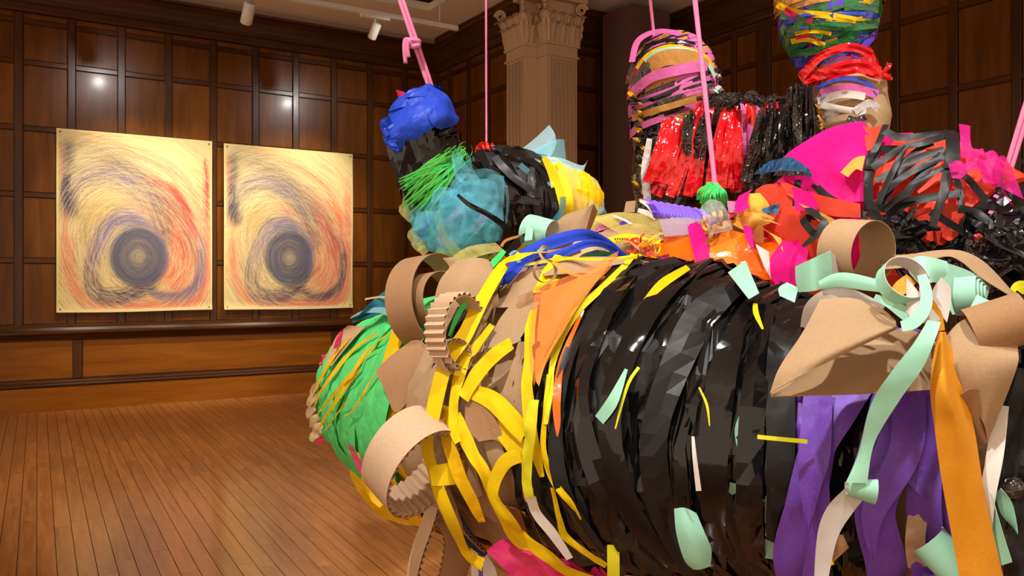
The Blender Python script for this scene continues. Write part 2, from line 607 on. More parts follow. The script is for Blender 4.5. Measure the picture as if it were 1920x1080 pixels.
def plan_prism(name, plan, z0, z1, grow, mat, parent, ref):
    """extrude the stepped plan; grow pushes its front edges outwards"""
    k = len(plan)
    out = []
    for i in range(k):
        a, b_, c = plan[i - 1], plan[i], plan[(i + 1) % k]
        e1, e2 = (b_ - a).normalized(), (c - b_).normalized()
        n1, n2 = Vector((e1.y, -e1.x)), Vector((e2.y, -e2.x))
        if n1.dot(n2) > 0.9:
            off = n1 * grow
        else:
            off = (n1 + n2) * grow
        out.append(b_ + off)
    # orientation: make sure growing goes outwards
    def area(p): return sum(p[i - 1].x * p[i].y - p[i].x * p[i - 1].y for i in range(len(p)))
    if abs(area(out)) < abs(area(plan)) and grow > 0:
        out = [2 * p - o_ for p, o_ in zip(plan, out)]
    v = [(p.x - ref[0], p.y - ref[1], z0) for p in out] + [(p.x - ref[0], p.y - ref[1], z1) for p in out]
    f = [tuple(range(k)), tuple(range(k, 2 * k))[::-1]] + [(i, (i + 1) % k, k + (i + 1) % k, k + i) for i in range(k)]
    me = mesh_of(name, v, f, smooth=False)
    bm = bmesh.new(); bm.from_mesh(me); bmesh.ops.recalc_face_normals(bm, faces=bm.faces); bm.to_mesh(me); bm.free()
    return link(name, me, [mat], parent)


cref = (q2.x, q2.y)
plan_prism('shaft', PLAN, 0.0, 4.36, 0.0, M_COL, column, cref)
plan_prism('collar', PLAN, 4.36, 4.385, 0.022, M_COL, column, cref)
plan_prism('neck_band', PLAN, 4.385, 4.50, 0.004, M_COL, column, cref)
plan_prism('collar', PLAN, 4.50, 4.53, 0.028, M_COL, column, cref)
plan_prism('capital_core', PLAN, 4.53, 5.06, 0.0, M_COL, column, cref)
plan_prism('abacus', PLAN, 5.05, CEIL - 0.003, 0.10, M_COL, column, cref)
plan_prism('plinth', PLAN, 0.0, 0.32, 0.03, M_COL, column, cref)
# fillets between the flutes on the two broad faces
def flute_face(a, b_, cnt, outn):
    e = (b_ - a)
    for i in range(cnt):
        c = a + e * ((i + 0.5) / cnt)
        pts = [Vector((c.x + outn.x * 0.004 - cref[0], c.y + outn.y * 0.004 - cref[1], z)) for z in (0.34, 4.33)]
        v, f = tube_data(pts, e.length / cnt * 0.27, 8)
        link('flute_fillet', mesh_of('flute_fillet', v, f), [M_COL], column)
flute_face(q3 + dL * 0.02, q4 - dL * 0.02, 7, dR)
flute_face(q0 + dR * 0.02, q1 - dR * 0.02, 5, -dL)
# acanthus leaves: a curled, lobed tongue
def leaf_mesh(w, h, curl):
    v, f = [], []
    nu, nv = 8, 12
    for j in range(nv + 1):
        t = j / nv
        z = h * min(t, 0.86) * 1.0 if t < 0.8 else h * (0.8 + 0.06 * math.sin((t - 0.8) / 0.2 * math.pi / 2) - 0.10 * max(0, t - 0.9) / 0.1)
        o_ = 0.015 + 0.03 * math.sin(t * 2.2) + (curl * max(0, (t - 0.55) / 0.45) ** 2)
        wid = w * (0.55 + 0.5 * math.sin(min(1, t * 1.15) * math.pi * 0.8)) * (1 if t < 0.8 else max(0.3, 1 - (t - 0.8) * 2.6))
        wid *= 1 + 0.16 * math.sin(t * 26)
        for i in range(nu + 1):
            u = i / nu * 2 - 1
            ridge = 0.016 * math.cos(u * math.pi * 2.5) * (0.4 + t) - 0.022 * u * u
            v.append((u * wid / 2, o_ + ridge, z))
    for j in range(nv):
        for i in range(nu):
            a = j * (nu + 1) + i
            f.append((a, a + 1, a + nu + 2, a + nu + 1))
    return mesh_of('acanthus_leaf', v, f)
lf1 = leaf_mesh(0.16, 0.28, 0.10); lf1.materials.append(M_COL)
lf2 = leaf_mesh(0.17, 0.46, 0.15); lf2.materials.append(M_COL)
def put_leaf(me, p, outn, z, s=1.0):
    o = piece('acanthus_leaf', me, column, (p.x - cref[0], p.y - cref[1], z))
    o.rotation_euler = (0, 0, math.atan2(outn.y, outn.x) - math.pi / 2)
    o.scale = (s, s, s)
for a, b_, outn, cnt in ((q0, q1, -dL, 3), (q3, q4, dR, 3), (q1, q2, dR, 1), (q2, q3, -dL, 1)):
    for i in range(cnt):
        put_leaf(lf1, a + (b_ - a) * ((i + 0.5) / cnt), outn, 4.53, 1.0)
    for i in range(cnt + 1):
        put_leaf(lf2, a + (b_ - a) * (i / cnt), outn, 4.53, 0.92)
# corner volutes
def volute(p, ax, z):
    pts = []
    for i in range(26):
        a = i / 25 * 3.6 * math.pi
        r = 0.075 * (1 - i / 25 * 0.8)
        pts.append(Vector((ax.x * r * math.cos(a), ax.y * r * math.cos(a), r * math.sin(a))))
    v, f = tube_data(pts, [0.024 * (1 - i / 40) for i in range(26)], 8)
    o = link('volute', mesh_of('volute', v, f), [M_COL], column)
    o.location = (p.x - cref[0], p.y - cref[1], z)
dg = (dR - dL).normalized()
for p, ax in ((q0 - dL * .09, (-dR - dL)), (q1 + dg * .10, dg), (q3 + dg * .10, dg), (q4 + dR * .09, (dR + dL)), (q2 + dg * .05, dR)):
    volute(p, ax.normalized(), 4.96)

# plum boxed pier
dpl = 10.40
c1 = Vector(((1186 - 960) / F * dpl, dpl))
wl = line_px(c1, -dR, 1138); wr = line_px(c1, dL, 1256)
rootp = box('boxed_pier', M_PLUM, None, 0.0, (wr - c1).length, 0.0, 0.60, 0.0, 5.03)
rootp.location = (c1.x, c1.y, 0); rootp.rotation_euler = (0, 0, math.atan2(dL.y, dL.x))
tag(rootp, 'tall plum painted boxed pier standing right of the fluted column', 'pier')

# ---------------------------------------------------------------- the two drawings
def draw_picture(seed, variant):
    """coloured pencil swirls laid down stroke by stroke; returns an array (rows, cols, 3), row 0 at the bottom"""
    W_, H_ = 300, 368
    rs = np.random.RandomState(seed)
    img = np.empty((H_, W_, 3)); img[:] = lin(226, 206, 144)[:3]
    img *= (1 + 0.03 * rs.randn(H_, W_, 1))
    def lay(x, y, col, a):
        ix = np.round(x * (W_ - 1)).astype(int); iy = np.round((1 - y) * (H_ - 1)).astype(int)
        ok = (ix > 3) & (ix < W_ - 4) & (iy > 6) & (iy < H_ - 4)
        ix, iy, aa = ix[ok], iy[ok], (a[ok] if hasattr(a, '__len__') else np.full(ok.sum(), a))
        img[iy, ix] = img[iy, ix] * (1 - aa[:, None]) + np.array(col) * aa[:, None]
    def guide(pts, n=260):
        return np.array(cat_rom(pts, n))
    def family(pts, col, count, spread, alpha, seg=(0.25, 0.8), wob=0.006, jit=0.12):
        g = guide(pts)
        tg = np.gradient(g, axis=0); tg /= np.linalg.norm(tg, axis=1)[:, None] + 1e-9
        nm = np.stack([-tg[:, 1], tg[:, 0]], 1)
        for _ in range(count):
            ln = rs.uniform(*seg); s0 = rs.uniform(-0.05, 1.05 - ln)
            i0, i1 = int(max(0, s0) * 259), int(min(1, s0 + ln) * 259) + 1
            if i1 - i0 < 8: continue
            off = rs.randn() * spread
            k = np.linspace(0, 1, i1 - i0)
            w = off * (1 + 0.5 * (k - 0.5) * rs.randn()) + wob * np.sin(k * rs.uniform(6, 16) + rs.rand() * 6)
            q = g[i0:i1] + nm[i0:i1] * w[:, None]
            kk = np.linspace(0, 1, (i1 - i0) * 3)
            x = np.interp(kk, k, q[:, 0]); y = np.interp(kk, k, q[:, 1])
            a = alpha * rs.uniform(0.5, 1.2) * np.clip(np.sin(kk * np.pi) * 2.5, 0.1, 1)
            c = np.array(lin(*col)[:3]) * (1 + jit * rs.randn(3))
            lay(x, y, np.clip(c, 0, 1), np.clip(a, 0, 0.95))
    XX, YY = np.meshgrid(np.linspace(0, 1, W_), 1 - np.linspace(0, 1, H_))
    grain = rs.rand(H_, W_)
    def smudge(pts, col, width, alpha):
        """soft rubbed tone along a curve"""
        g = guide(pts, 60)
        d = np.full((H_, W_), 9.0)
        for x, y in g:
            d = np.minimum(d, (XX - x) ** 2 + ((YY - y) * 1.15) ** 2)
        a = 1.35 * alpha * np.exp(-d / (2 * width * width)) * (0.75 + 0.5 * grain)
        a = np.clip(a, 0, 0.95)[..., None] * ((XX > .012) & (XX < .988) & (YY > .012) & (YY < .975))[..., None]
        img[:] = img * (1 - a) + np.array(lin(*col)[:3]) * a
    red, coral, violet, navy, smoke, ochre, brown = (222, 84, 74), (232, 138, 104), (120, 112, 150), (88, 78, 98), (112, 100, 102), (200, 168, 100), (164, 124, 98)
    v = variant
    # pale ochre grain everywhere following the sweep
    for r in (0.1, 0.2, 0.3, 0.42, 0.55):
        family([(0.04, 0.95 - r * .3), (0.10, 0.55 - r * .4), (0.35, 0.36 - r * .35), (0.7, 0.40 - r * .3), (0.93, 0.75 - r * .3)], ochre, 60, 0.05, 0.28, jit=0.06)
        family([(0.04, 0.75 - r * .3), (0.14, 0.45 - r * .4), (0.40, 0.33 - r * .35), (0.72, 0.42 - r * .3), (0.93, 0.75 - r * .3)], (240, 228, 170), 60, 0.06, 0.5, jit=0.03)
        family([(0.06, 0.30 + r), (0.18, 0.62 + r * .5), (0.30, 0.84 + r * .15)], brown, 26, 0.05, 0.20, jit=0.06)
    for k in range(6):
        family([(0.10, 0.46 + .03 * k), (0.22, 0.40 + .035 * k), (0.40, 0.38 + .025 * k)], ochre, 30, 0.03, 0.35, jit=0.06)
    # coral mist, right and lower right
    smudge([(0.55, 0.36), (0.74, 0.50), (0.80, 0.66), (0.76, 0.80)], coral, 0.085, 0.60)
    smudge([(0.68, 0.54), (0.76, 0.66), (0.70, 0.78)], red if v == 0 else coral, 0.045, 0.45)
    smudge([(0.06, 0.60), (0.10, 0.85), (0.30, 0.955), (0.6, 0.96), (0.9, 0.94), (0.955, 0.75), (0.955, 0.3)], coral, 0.025, 0.5)
    family([(0.5, 0.30), (0.72, 0.42), (0.84, 0.60), (0.80, 0.82), (0.62, 0.92)], coral, 190, 0.065, 0.30, jit=0.08)
    family([(0.62, 0.45), (0.76, 0.60), (0.78, 0.75), (0.70, 0.86)], (230, 112, 92), 150, 0.05, 0.30, jit=0.08)
    family([(0.62, 0.45), (0.76, 0.60), (0.78, 0.75), (0.66, 0.88)], (244, 214, 150), 110, 0.06, 0.35, jit=0.04)
    family([(0.05, 0.55), (0.08, 0.80), (0.20, 0.95), (0.5, 0.97), (0.85, 0.96), (0.96, 0.80), (0.965, 0.4), (0.955, 0.12)], coral, 150, 0.018, 0.35)
    family([(0.03, 0.06), (0.05, 0.30), (0.06, 0.60)], coral, 50, 0.012, 0.4)
    family([(0.05, 0.04), (0.35, 0.06), (0.65, 0.16), (0.85, 0.30), (0.95, 0.5)], coral, 60, 0.03, 0.3)
    if v == 0:
        family([(0.50, 0.24), (0.70, 0.28), (0.83, 0.42), (0.90, 0.60)], red, 110, 0.012, 0.42)
        family([(0.945, 0.10), (0.965, 0.25), (0.96, 0.50)], red, 50, 0.007, 0.45)
        family([(0.74, 0.50), (0.80, 0.62), (0.78, 0.72)], red, 80, 0.025, 0.3)
    else:
        family([(0.60, 0.34), (0.78, 0.48), (0.86, 0.66), (0.86, 0.80)], red, 110, 0.035, 0.32)
        family([(0.78, 0.30), (0.88, 0.40), (0.92, 0.55)], (232, 104, 64), 50, 0.012, 0.42)
    # the smoky sweep from the dark left edge over the top
    sweep = [(0.06, 0.42), (0.10, 0.28), (0.28, 0.22), (0.48, 0.28), (0.62, 0.42), (0.68, 0.58)]
    smudge(sweep, smoke, 0.045, 0.50)
    smudge([(0.10, 0.08), (0.30, 0.13), (0.5, 0.22)], smoke, 0.05, 0.28)
    smudge([(0.07, 0.10), (0.075, 0.36), (0.09, 0.46)], (92, 82, 86), 0.030, 0.60)
    family(sweep, smoke, 200, 0.04, 0.26, jit=0.06)
    family(sweep, (226, 204, 160), 120, 0.05, 0.40, jit=0.04)
    family([(0.10, 0.10), (0.30, 0.12), (0.55, 0.26), (0.75, 0.42), (0.88, 0.66), (0.90, 0.84)], smoke, 120, 0.04, 0.22, jit=0.06)
    family([(0.08, 0.30), (0.30, 0.22), (0.50, 0.30), (0.64, 0.44)], violet, 90, 0.03, 0.22, jit=0.06)
    family([(0.065, 0.24), (0.055, 0.36), (0.085, 0.46)], (74, 70, 92), 120 if v == 0 else 80, 0.015, 0.5, jit=0.06)
    # bottom loops
    smudge([(0.56, 0.86), (0.66, 0.91), (0.80, 0.91), (0.90, 0.82), (0.92, 0.66)], smoke if v == 0 else navy, 0.018, 0.5)
    family([(0.55, 0.84), (0.62, 0.91), (0.78, 0.92), (0.90, 0.84), (0.93, 0.66), (0.88, 0.52)], violet if v == 0 else navy, 120, 0.020, 0.28, jit=0.06)
    smudge([(0.52, 0.48), (0.36, 0.50), (0.26, 0.64), (0.21, 0.80), (0.26, 0.90), (0.42, 0.92), (0.58, 0.86)], (120, 108, 124), 0.024, 0.34)
    family([(0.52, 0.47), (0.36, 0.48), (0.25, 0.62), (0.20, 0.80), (0.24, 0.90), (0.40, 0.92), (0.56, 0.86)], navy, 260, 0.022, 0.40, jit=0.06)
    family([(0.60, 0.52), (0.45, 0.455), (0.32, 0.52), (0.24, 0.66), (0.21, 0.80)], (126, 118, 166), 170, 0.026, 0.30, jit=0.06)
    family([(0.21, 0.80), (0.26, 0.90), (0.42, 0.91), (0.58, 0.84), (0.67, 0.70)], navy, 200, 0.022, 0.40, jit=0.06)
    family([(0.52, 0.47), (0.36, 0.48), (0.25, 0.62), (0.20, 0.80), (0.24, 0.90), (0.40, 0.92), (0.56, 0.86)], (228, 196, 146), 80, 0.035, 0.28, jit=0.05)
    # fine strokes turning about the eye all over the sheet
    for k in range(3400):
        r = rs.uniform(0.19, 0.85); a0 = rs.uniform(0, 6.283); ln = rs.uniform(0.08, 0.34)
        th = np.linspace(a0, a0 + ln, 60)
        rr = r * (1 + 0.10 * np.sin(th * 2 + rs.uniform(-.4, .4)))
        x = 0.5 + rr * np.cos(th); y = 0.66 + rr * 0.92 * np.sin(th)
        warm = max(0.0, math.cos(a0 - 0.25))
        u = rs.rand()
        if u < 0.45: col = (238, 220, 160)
        elif u < 0.45 + 0.40 * warm: col = [(226, 110, 84), (232, 140, 100), (214, 86, 72)][rs.randint(3)]
        elif u < 0.85: col = [(176, 138, 96), (150, 122, 104), (206, 172, 108)][rs.randint(3)]
        else: col = [(112, 100, 112), (96, 88, 104)][rs.randint(2)]
        lay(x, y, np.array(lin(*col)[:3]), 0.34)
    # the dark eye
    cx, cy = (0.505, 0.69) if v == 0 else (0.49, 0.68)
    ey = np.sqrt((XX - cx) ** 2 + ((YY - cy) * 1.06) ** 2)
    a = 0.74 * np.clip((0.188 - ey) / 0.06, 0, 1) * (0.85 + 0.25 * grain) * (1 - 0.25 * np.exp(-(ey / 0.05) ** 2))
    a = np.clip(a, 0, 0.95)[..., None]
    img[:] = img * (1 - a) + np.array(lin(104, 102, 114)[:3]) * a
    for k in range(560):
        r = 0.165 * math.sqrt(rs.rand()) if k > 160 else 0.165 + 0.014 * rs.randn()
        a0 = rs.rand() * 6.28; ln = rs.uniform(1.2, 4.5)
        th = np.linspace(a0, a0 + ln, 240)
        e = 1 + 0.06 * rs.randn()
        x = cx + rs.randn() * 0.006 + r * e * np.cos(th)
        y = cy + rs.randn() * 0.006 + r / e * 0.93 * np.sin(th)
        col = [(82, 82, 100), (106, 104, 116), (70, 72, 94), (128, 122, 120), (98, 102, 132)][rs.randint(5)]
        if r < 0.05 and rs.rand() < 0.5: col = (150, 136, 120)
        lay(x, y, np.array(lin(*col)[:3]), 0.30)
    smudge([(cx - .1, cy - .18), (cx + .08, cy - .18), (cx + .17, cy - .05), (cx + .16, cy + .08)], (120, 120, 160), 0.018, 0.30)
    return np.clip(img, 0, 1)


def make_drawing(t0, t1, z0, z1, seed, variant, label):
    arr = draw_picture(seed, variant)
    H_, W_ = arr.shape[:2]
    xs = np.linspace(0, 1, W_); zs = np.linspace(0, 1, H_)
    X, Z = np.meshgrid(xs, zs)
    wob = 0.008 * np.sin(X * 9 + seed) * (1 - Z) + 0.006 * np.sin(Z * 7 + 2 * seed)
    curl = 0.02 * np.clip((0.05 - Z) / 0.05, 0, 1) ** 2
    # local frame of the wall: x = LT - t, so left of the photo is larger x
    vx = (LT - t0) - X * (t1 - t0)
    vy = 0.052 + wob + curl
    vz = z0 + Z * (z1 - z0) + 0.006 * np.sin(X * 5 + seed) * (Z < 0.5)
    n = W_ * H_
    co = np.stack([vx, vy, vz], -1).reshape(-1, 3)
    idx = np.arange(n).reshape(H_, W_)
    q = np.stack([idx[:-1, :-1], idx[1:, :-1], idx[1:, 1:], idx[:-1, 1:]], -1).reshape(-1, 4)
    me = bpy.data.meshes.new('drawing')
    me.vertices.add(n); me.vertices.foreach_set('co', co.ravel())
    me.loops.add(q.size); me.loops.foreach_set('vertex_index', q.ravel())
    me.polygons.add(len(q)); me.polygons.foreach_set('loop_start', np.arange(0, q.size, 4)); me.polygons.foreach_set('loop_total', np.full(len(q), 4))
    me.polygons.foreach_set('use_smooth', np.ones(len(q), bool))
    me.update(calc_edges=True); me.validate()
    ca = me.color_attributes.new('pencil', 'FLOAT_COLOR', 'POINT')
    rgba = np.ones((n, 4), np.float32); rgba[:, :3] = arr.reshape(-1, 3)
    ca.data.foreach_set('color', rgba.ravel())
    root = empty('drawing'); frame_obj(root, C0, -dL)
    m, nt, b = new_mat('pencil_on_paper_%d' % variant)
    at = nt.nodes.new('ShaderNodeVertexColor'); at.layer_name = 'pencil'
    nt.links.new(at.outputs[0], b.inputs['Base Color'])
    b.inputs['Roughness'].default_value = 0.7; b.inputs['Specular IOR Level'].default_value = 0.25
    link('paper_sheet', me, [m], root)
    for (tx, zz) in ((t0 + .04, z0 + .04), (t1 - .04, z0 + .04), (t0 + .04, z1 - .04), (t1 - .04, z1 - .04)):
        v, f = lathe_data([(0.0, 0.010), (0.006, 0.008), (0.008, 0.003), (0.004, 0.0), (0.002, -0.05)], 10)
        p = link('pin', mesh_of('pin', v, f), [M_BLACK], root)
        p.location = (LT - tx, 0.064, zz); p.rotation_euler = (-math.pi / 2, 0, 0)
    tag(root, label, 'drawing', 'swirling pencil drawings on the panelled wall')
    return root
make_drawing(0.570, 2.353, 1.175, 3.371, 3, 0, 'larger-looking left pencil drawing with a dark eye and a strong red arc')
make_drawing(2.502, 4.284, 1.170, 3.360, 8, 1, 'right pencil drawing with a dark eye, beside the hanging bundles')

# ---------------------------------------------------------------- track lighting
def lamp_head(loc, aim, label, group, power=None, spot=1.0, blend=0.5, col=WARM, rad=0.05, size=1.0, drop=0.0, on=True):
    root = empty('track_spotlight', loc)
    d = (Vector(aim) - Vector(loc)).normalized()
    rot = d.to_track_quat('-Z', 'Y').to_euler()
    # stem up to the track
    v, f = tube_data([Vector((0, 0, 0.0)), Vector((0, 0, 0.10 * size + drop))], 0.012 * size, 8)
    link('stem', mesh_of('stem', v, f), [M_WHITE], root)
    prof = [(0.0, 0.075), (0.046, 0.075), (0.052, 0.068), (0.052, -0.115), (0.048, -0.12), (0.043, -0.115), (0.043, -0.085)]
    v, f = lathe_data([(r * size, z * size) for r, z in prof], 24)
    h = link('lamp_housing', mesh_of('lamp_housing', v, f), [M_WHITE], root); h.rotation_euler = rot
    v, f = lathe_data([(0.0, -0.085 * size), (0.043 * size, -0.085 * size)], 24)
    l = link('lens', mesh_of('lens', v, f), [M_LENS if on else M_BLACK], h)
    if power:
        ld = bpy.data.lights.new('spot', 'SPOT'); ld.energy = power; ld.color = col
        ld.spot_size = spot; ld.spot_blend = blend; ld.shadow_soft_size = rad
        lo = bpy.data.objects.new('spot', ld); COL.objects.link(lo); lo.parent = root
        lo.rotation_euler = rot; lo.location = d * (0.13 * size)
    tag(root, label, 'spotlight', group)
    return root


def wl_pt(t, out, z):
    p = A0 + dL * t + dR * out
    return Vector((p.x, p.y, z))


def track(t0, t1, out, z, label, rods):
    root = empty('light_track', wl_pt(t0, out, z), math.atan2(dL.y, dL.x))
    L_ = t1 - t0
    box('rail_bar', M_WHITE, root, 0, L_, -0.03, 0.03, 0.0, 0.055)
    for r in rods:
        v, f = tube_data([Vector((r - t0, 0, 0.05)), Vector((r - t0, 0, CEIL - z))], 0.008, 8)
        link('suspension_rod', mesh_of('suspension_rod', v, f), [M_WHITE], root)
    for r in (2.33, 3.83):
        if t0 < r < t1 and out < 2.5:
            box('adapter', M_WHITE, root, r - t0 - 0.18, r - t0 + 0.18, -0.034, 0.034, -0.035, 0.0)
    tag(root, label, 'light track')
    return root
track(-1.2, 4.95, 1.95, 4.74, 'white suspended light track along the wall with the drawings', (0.6, 2.6, 4.70))
track(-1.0, 5.2, 3.40, 4.90, 'second white light track, farther from the drawing wall', (0.2, 2.5, 4.8))

GL = 'white cylinder spotlights on the tracks'
lamp_head(wl_pt(2.33, 1.95, 4.546), wl_pt(2.2, 0.1, 2.2), 'large white cylinder spotlight pointing down, nearest on the track', GL, 150, 1.0, 0.7, WARM, 0.04, 1.25, 0.032)
lamp_head(wl_pt(3.83, 1.95, 4.58), wl_pt(3.45, 0.0, 2.15), 'small tilted white spotlight near the end of the track', GL, 330, 1.0, 0.75, WARM, 0.04, 1.0, 0.023)
lamp_head(wl_pt(1.15, 1.95, 4.60), wl_pt(1.50, 0.0, 2.10), 'white spotlight aimed at the left drawing', GL, 330, 1.0, 0.75, WARM, 0.04, 1.0, 0.038)
lamp_head(wl_pt(1.35, 3.40, 4.76), wl_pt(1.40, 0.0, 2.9), 'white spotlight on the far track, towards its left end', GL, 150, 1.1, 0.8, NEUT, 0.05, 1.0, 0.038)
lamp_head(wl_pt(4.39, 3.40, 4.76), wl_pt(3.60, 0.0, 2.9), 'white spotlight on the far track, towards its right end', GL, 150, 1.1, 0.8, NEUT, 0.05, 1.0, 0.038)
GC = 'white ceiling spotlights above the hanging bundles'
lamp_head((-1.30, 0.10, 4.90), (0.15, 2.4, 1.1), 'white ceiling spotlight lighting the kraft and yellow side of the long bundle', GC, 560, 0.9, 0.6, NEUT, 0.07, 1.0, 0.12)
lamp_head((0.90, 0.55, 4.90), (0.80, 2.2, 1.2), 'white ceiling spotlight above the nearest bundle', GC, 340, 0.85, 0.6, NEUT, 0.07, 1.0, 0.12)
lamp_head((1.6, 2.2, 4.90), (0.9, 3.9, 1.9), 'white ceiling spotlight above the back bundles', GC, 480, 0.75, 0.6, NEUT, 0.07, 1.0, 0.12)
lamp_head((-0.9, 2.3, 4.90), (-0.3, 3.9, 1.9), 'white ceiling spotlight above the blue-capped bundle', GC, 340, 0.70, 0.6, NEUT, 0.07, 1.0, 0.12)
lamp_head((-3.3, 5.6, 4.90), (-3.2, 7.2, 0.0), 'added white downlight, out of view, brightening the open floor', GC, 520, 1.5, 0.9, WARM, 0.08, 1.0, 0.12)  # unseen fill lamp, added to brighten the floor boards

# ================================================================== WRAPPED BUNDLES: tools
class Body:
    """a soft core: rings along a curved axis; s runs 0..1, th round it"""
    def __init__(self, pts, n=60):
        # pts: (px, py, depth, radius[, squash]) in photo pixels and metres
        ctl = []
        for p in pts:
            c = P(p[0], p[1], p[2])
            ctl.append((c.x, c.y, c.z, p[3], p[4] if len(p) > 4 else 1.0))
        sm = cat_rom(ctl, n)
        self.c = [Vector(s[:3]) for s in sm]
        self.r = [max(0.004, s[3]) for s in sm]
        self.q = [s[4] for s in sm]
        self.n = n
        self.t, self.a, self.b = [], [], []
        prev = None
        for i in range(n):
            t = (self.c[min(i + 1, n - 1)] - self.c[max(i - 1, 0)]).normalized()
            if prev is None:
                up = Vector((0, 0, 1)) if abs(t.z) < 0.8 else Vector((0, -1, 0))
                a = (up - t * up.dot(t)).normalized()
            else:
                a = (prev - t * prev.dot(t)).normalized()
            prev = a
            self.t.append(t); self.a.append(a); self.b.append(t.cross(a))

    def _lerp(self, arr, s):
        u = max(0.0, min(1.0, s)) * (self.n - 1)
        j = min(int(u), self.n - 2); k = u - j
        return arr[j] * (1 - k) + arr[j + 1] * k

    def pt(self, s, th, off=0.0):
        c = self._lerp(self.c, s); r = self._lerp(self.r, s); q = self._lerp(self.q, s)
        a = self._lerp(self.a, s); b_ = self._lerp(self.b, s)
        d = a * math.cos(th) * q + b_ * math.sin(th)
        return c + d * (r + off)

    def nrm(self, s, th):
        a = self._lerp(self.a, s); b_ = self._lerp(self.b, s)
        return (a * math.cos(th) + b_ * math.sin(th)).normalized()

    def s_at(self, px):
        """axis position that shows at photo column px"""
        best = min(range(self.n), key=lambda i: abs(pix(self.c[i])[0] - px))
        return best / (self.n - 1)


SURF = {}


def add_surface(key, verts, faces):
    d = SURF.setdefault(key, {'v': [], 'f': [], 't': None})
    o = len(d['v'])
    d['v'] += [Vector(v) for v in verts]
    d['f'] += [tuple(i + o for i in f) for f in faces]
    d['t'] = None


def tree(key):
    d = SURF[key]
    if d['t'] is None:
        d['t'] = BVHTree.FromPolygons(d['v'], d['f'])
    return d['t']


CAMP = Vector((0, 0, EYE))


def on_surf(key, px, py, lift=0.0, last=None):
    """point and normal on a bundle where photo pixel (px, py) meets it"""
    t = tree(key)
    d = (P(px, py, 1.0) - CAMP).normalized()
    h, n, i, dist = t.ray_cast(CAMP, d)
    if h is None:
        dep = last if last else 3.0
        for _ in range(3):
            g = CAMP + d * (dep / d.y)
            q, n, i, dist = t.find_nearest(g)
            dep = q.y
        h = CAMP + d * (dep / d.y)
        n = (-d * 0.5 + n * 0.5).normalized() if n is not None else -d
    if n.dot(d) > 0: n = -n
    return h + n * lift - d * lift * 0.35, n


def shell(name, body, s0, s1, off, amp, freq, mat, parent, ns=28, nt=48, seed=1, smooth=True, key=None, caps=True, edge=0.0):
    """a crumpled skin round part of a body"""
    verts, faces = [], []
    for i in range(ns + 1):
        k = i / ns
        for j in range(nt):
            th = 2 * math.pi * j / nt
            s = s0 + (s1 - s0) * k
            if edge and (i == 0 or i == ns):
                s += edge * nz((math.cos(th) * 3, math.sin(th) * 3, i), seed)
            p = body.pt(s, th, off)
            n = nz(p * freq, seed) + 0.5 * nz(p * freq * 2.3, seed + 3)
            p = body.pt(s, th, off + amp * n)
            verts.append(p)
    for i in range(ns):
        for j in range(nt):
            j2 = (j + 1) % nt
            faces.append((i * nt + j, i * nt + j2, (i + 1) * nt + j2, (i + 1) * nt + j))
    if caps:
        for end, s in ((0, s0), (ns, s1)):
            c = len(verts)
            verts.append(body.pt(s, 0, 0) * 0.5 + body.pt(s, math.pi, 0) * 0.5)
            for j in range(nt):
                j2 = (j + 1) % nt
                tri = (c, end * nt + j2, end * nt + j)
                faces.append(tri if end == 0 else tri[::-1])
    if key:
        add_surface(key, verts, faces)
    me = mesh_of(name, verts, faces, smooth)
    bm = bmesh.new(); bm.from_mesh(me); bmesh.ops.recalc_face_normals(bm, faces=bm.faces); bm.to_mesh(me); bm.free()
    return link(name, me, [mat], parent)


def grid_faces(nu, nv):
    f = []
    for i in range(nu - 1):
        for j in range(nv - 1):
            a = i * nv + j
            f.append((a, a + 1, a + nv + 1, a + nv))
    return f


def sheet_obj(name, rows, mats, parent, smooth=True, thick=0.0, auto=False):
    """rows: list of rows of points. One material, or two (front, back) when thick > 0"""
    nu, nv = len(rows), len(rows[0])
    verts = [p for r in rows for p in r]
    faces = grid_faces(nu, nv)
    if thick <= 0:
        me = mesh_of(name, verts, faces, smooth)
        return link(name, me, [mats if not isinstance(mats, (list, tuple)) else mats[0]], parent)
    # vertex normals of the grid
    nrm = []
    for i in range(nu):
        for j in range(nv):
            du = rows[min(i + 1, nu - 1)][j] - rows[max(i - 1, 0)][j]
            dv = rows[i][min(j + 1, nv - 1)] - rows[i][max(j - 1, 0)]
            n = du.cross(dv)
            nrm.append(n.normalized() if n.length > 1e-12 else Vector((0, 0, 1)))
    N = len(verts)
    back = [v + n * thick for v, n in zip(verts, nrm)]
    f2 = [tuple(i + N for i in f[::-1]) for f in faces]
    rim, rv = [], []
    ring_ix = [i * nv for i in range(nu)] + [(nu - 1) * nv + j for j in range(1, nv)] + [i * nv + nv - 1 for i in range(nu - 2, -1, -1)] + [j for j in range(nv - 2, 0, -1)]
    R_ = len(ring_ix)
    for i in ring_ix: rv.append(verts[i])
    for i in ring_ix: rv.append(back[i])
    for k in range(R_):
        k2 = (k + 1) % R_
        rim.append((2 * N + k, 2 * N + k2, 2 * N + R_ + k2, 2 * N + R_ + k))
    mats = list(mats) if isinstance(mats, (list, tuple)) else [mats]
    if len(mats) == 1: mats = mats * 2
    elif auto:          # the first paper colour is the side turned to the room
        if sum((CAMP - v).dot(n) for v, n in zip(verts, nrm)) > 0: mats = mats[::-1]
    idx = [0] * len(faces) + [1] * len(f2) + [0] * len(rim)
    me = mesh_of(name, verts + back + rv, faces + f2 + rim, smooth, idx)
    o = bpy.data.objects.new(name, me); COL.objects.link(o)
    for m in mats: me.materials.append(m)
    o.parent = parent
    return o


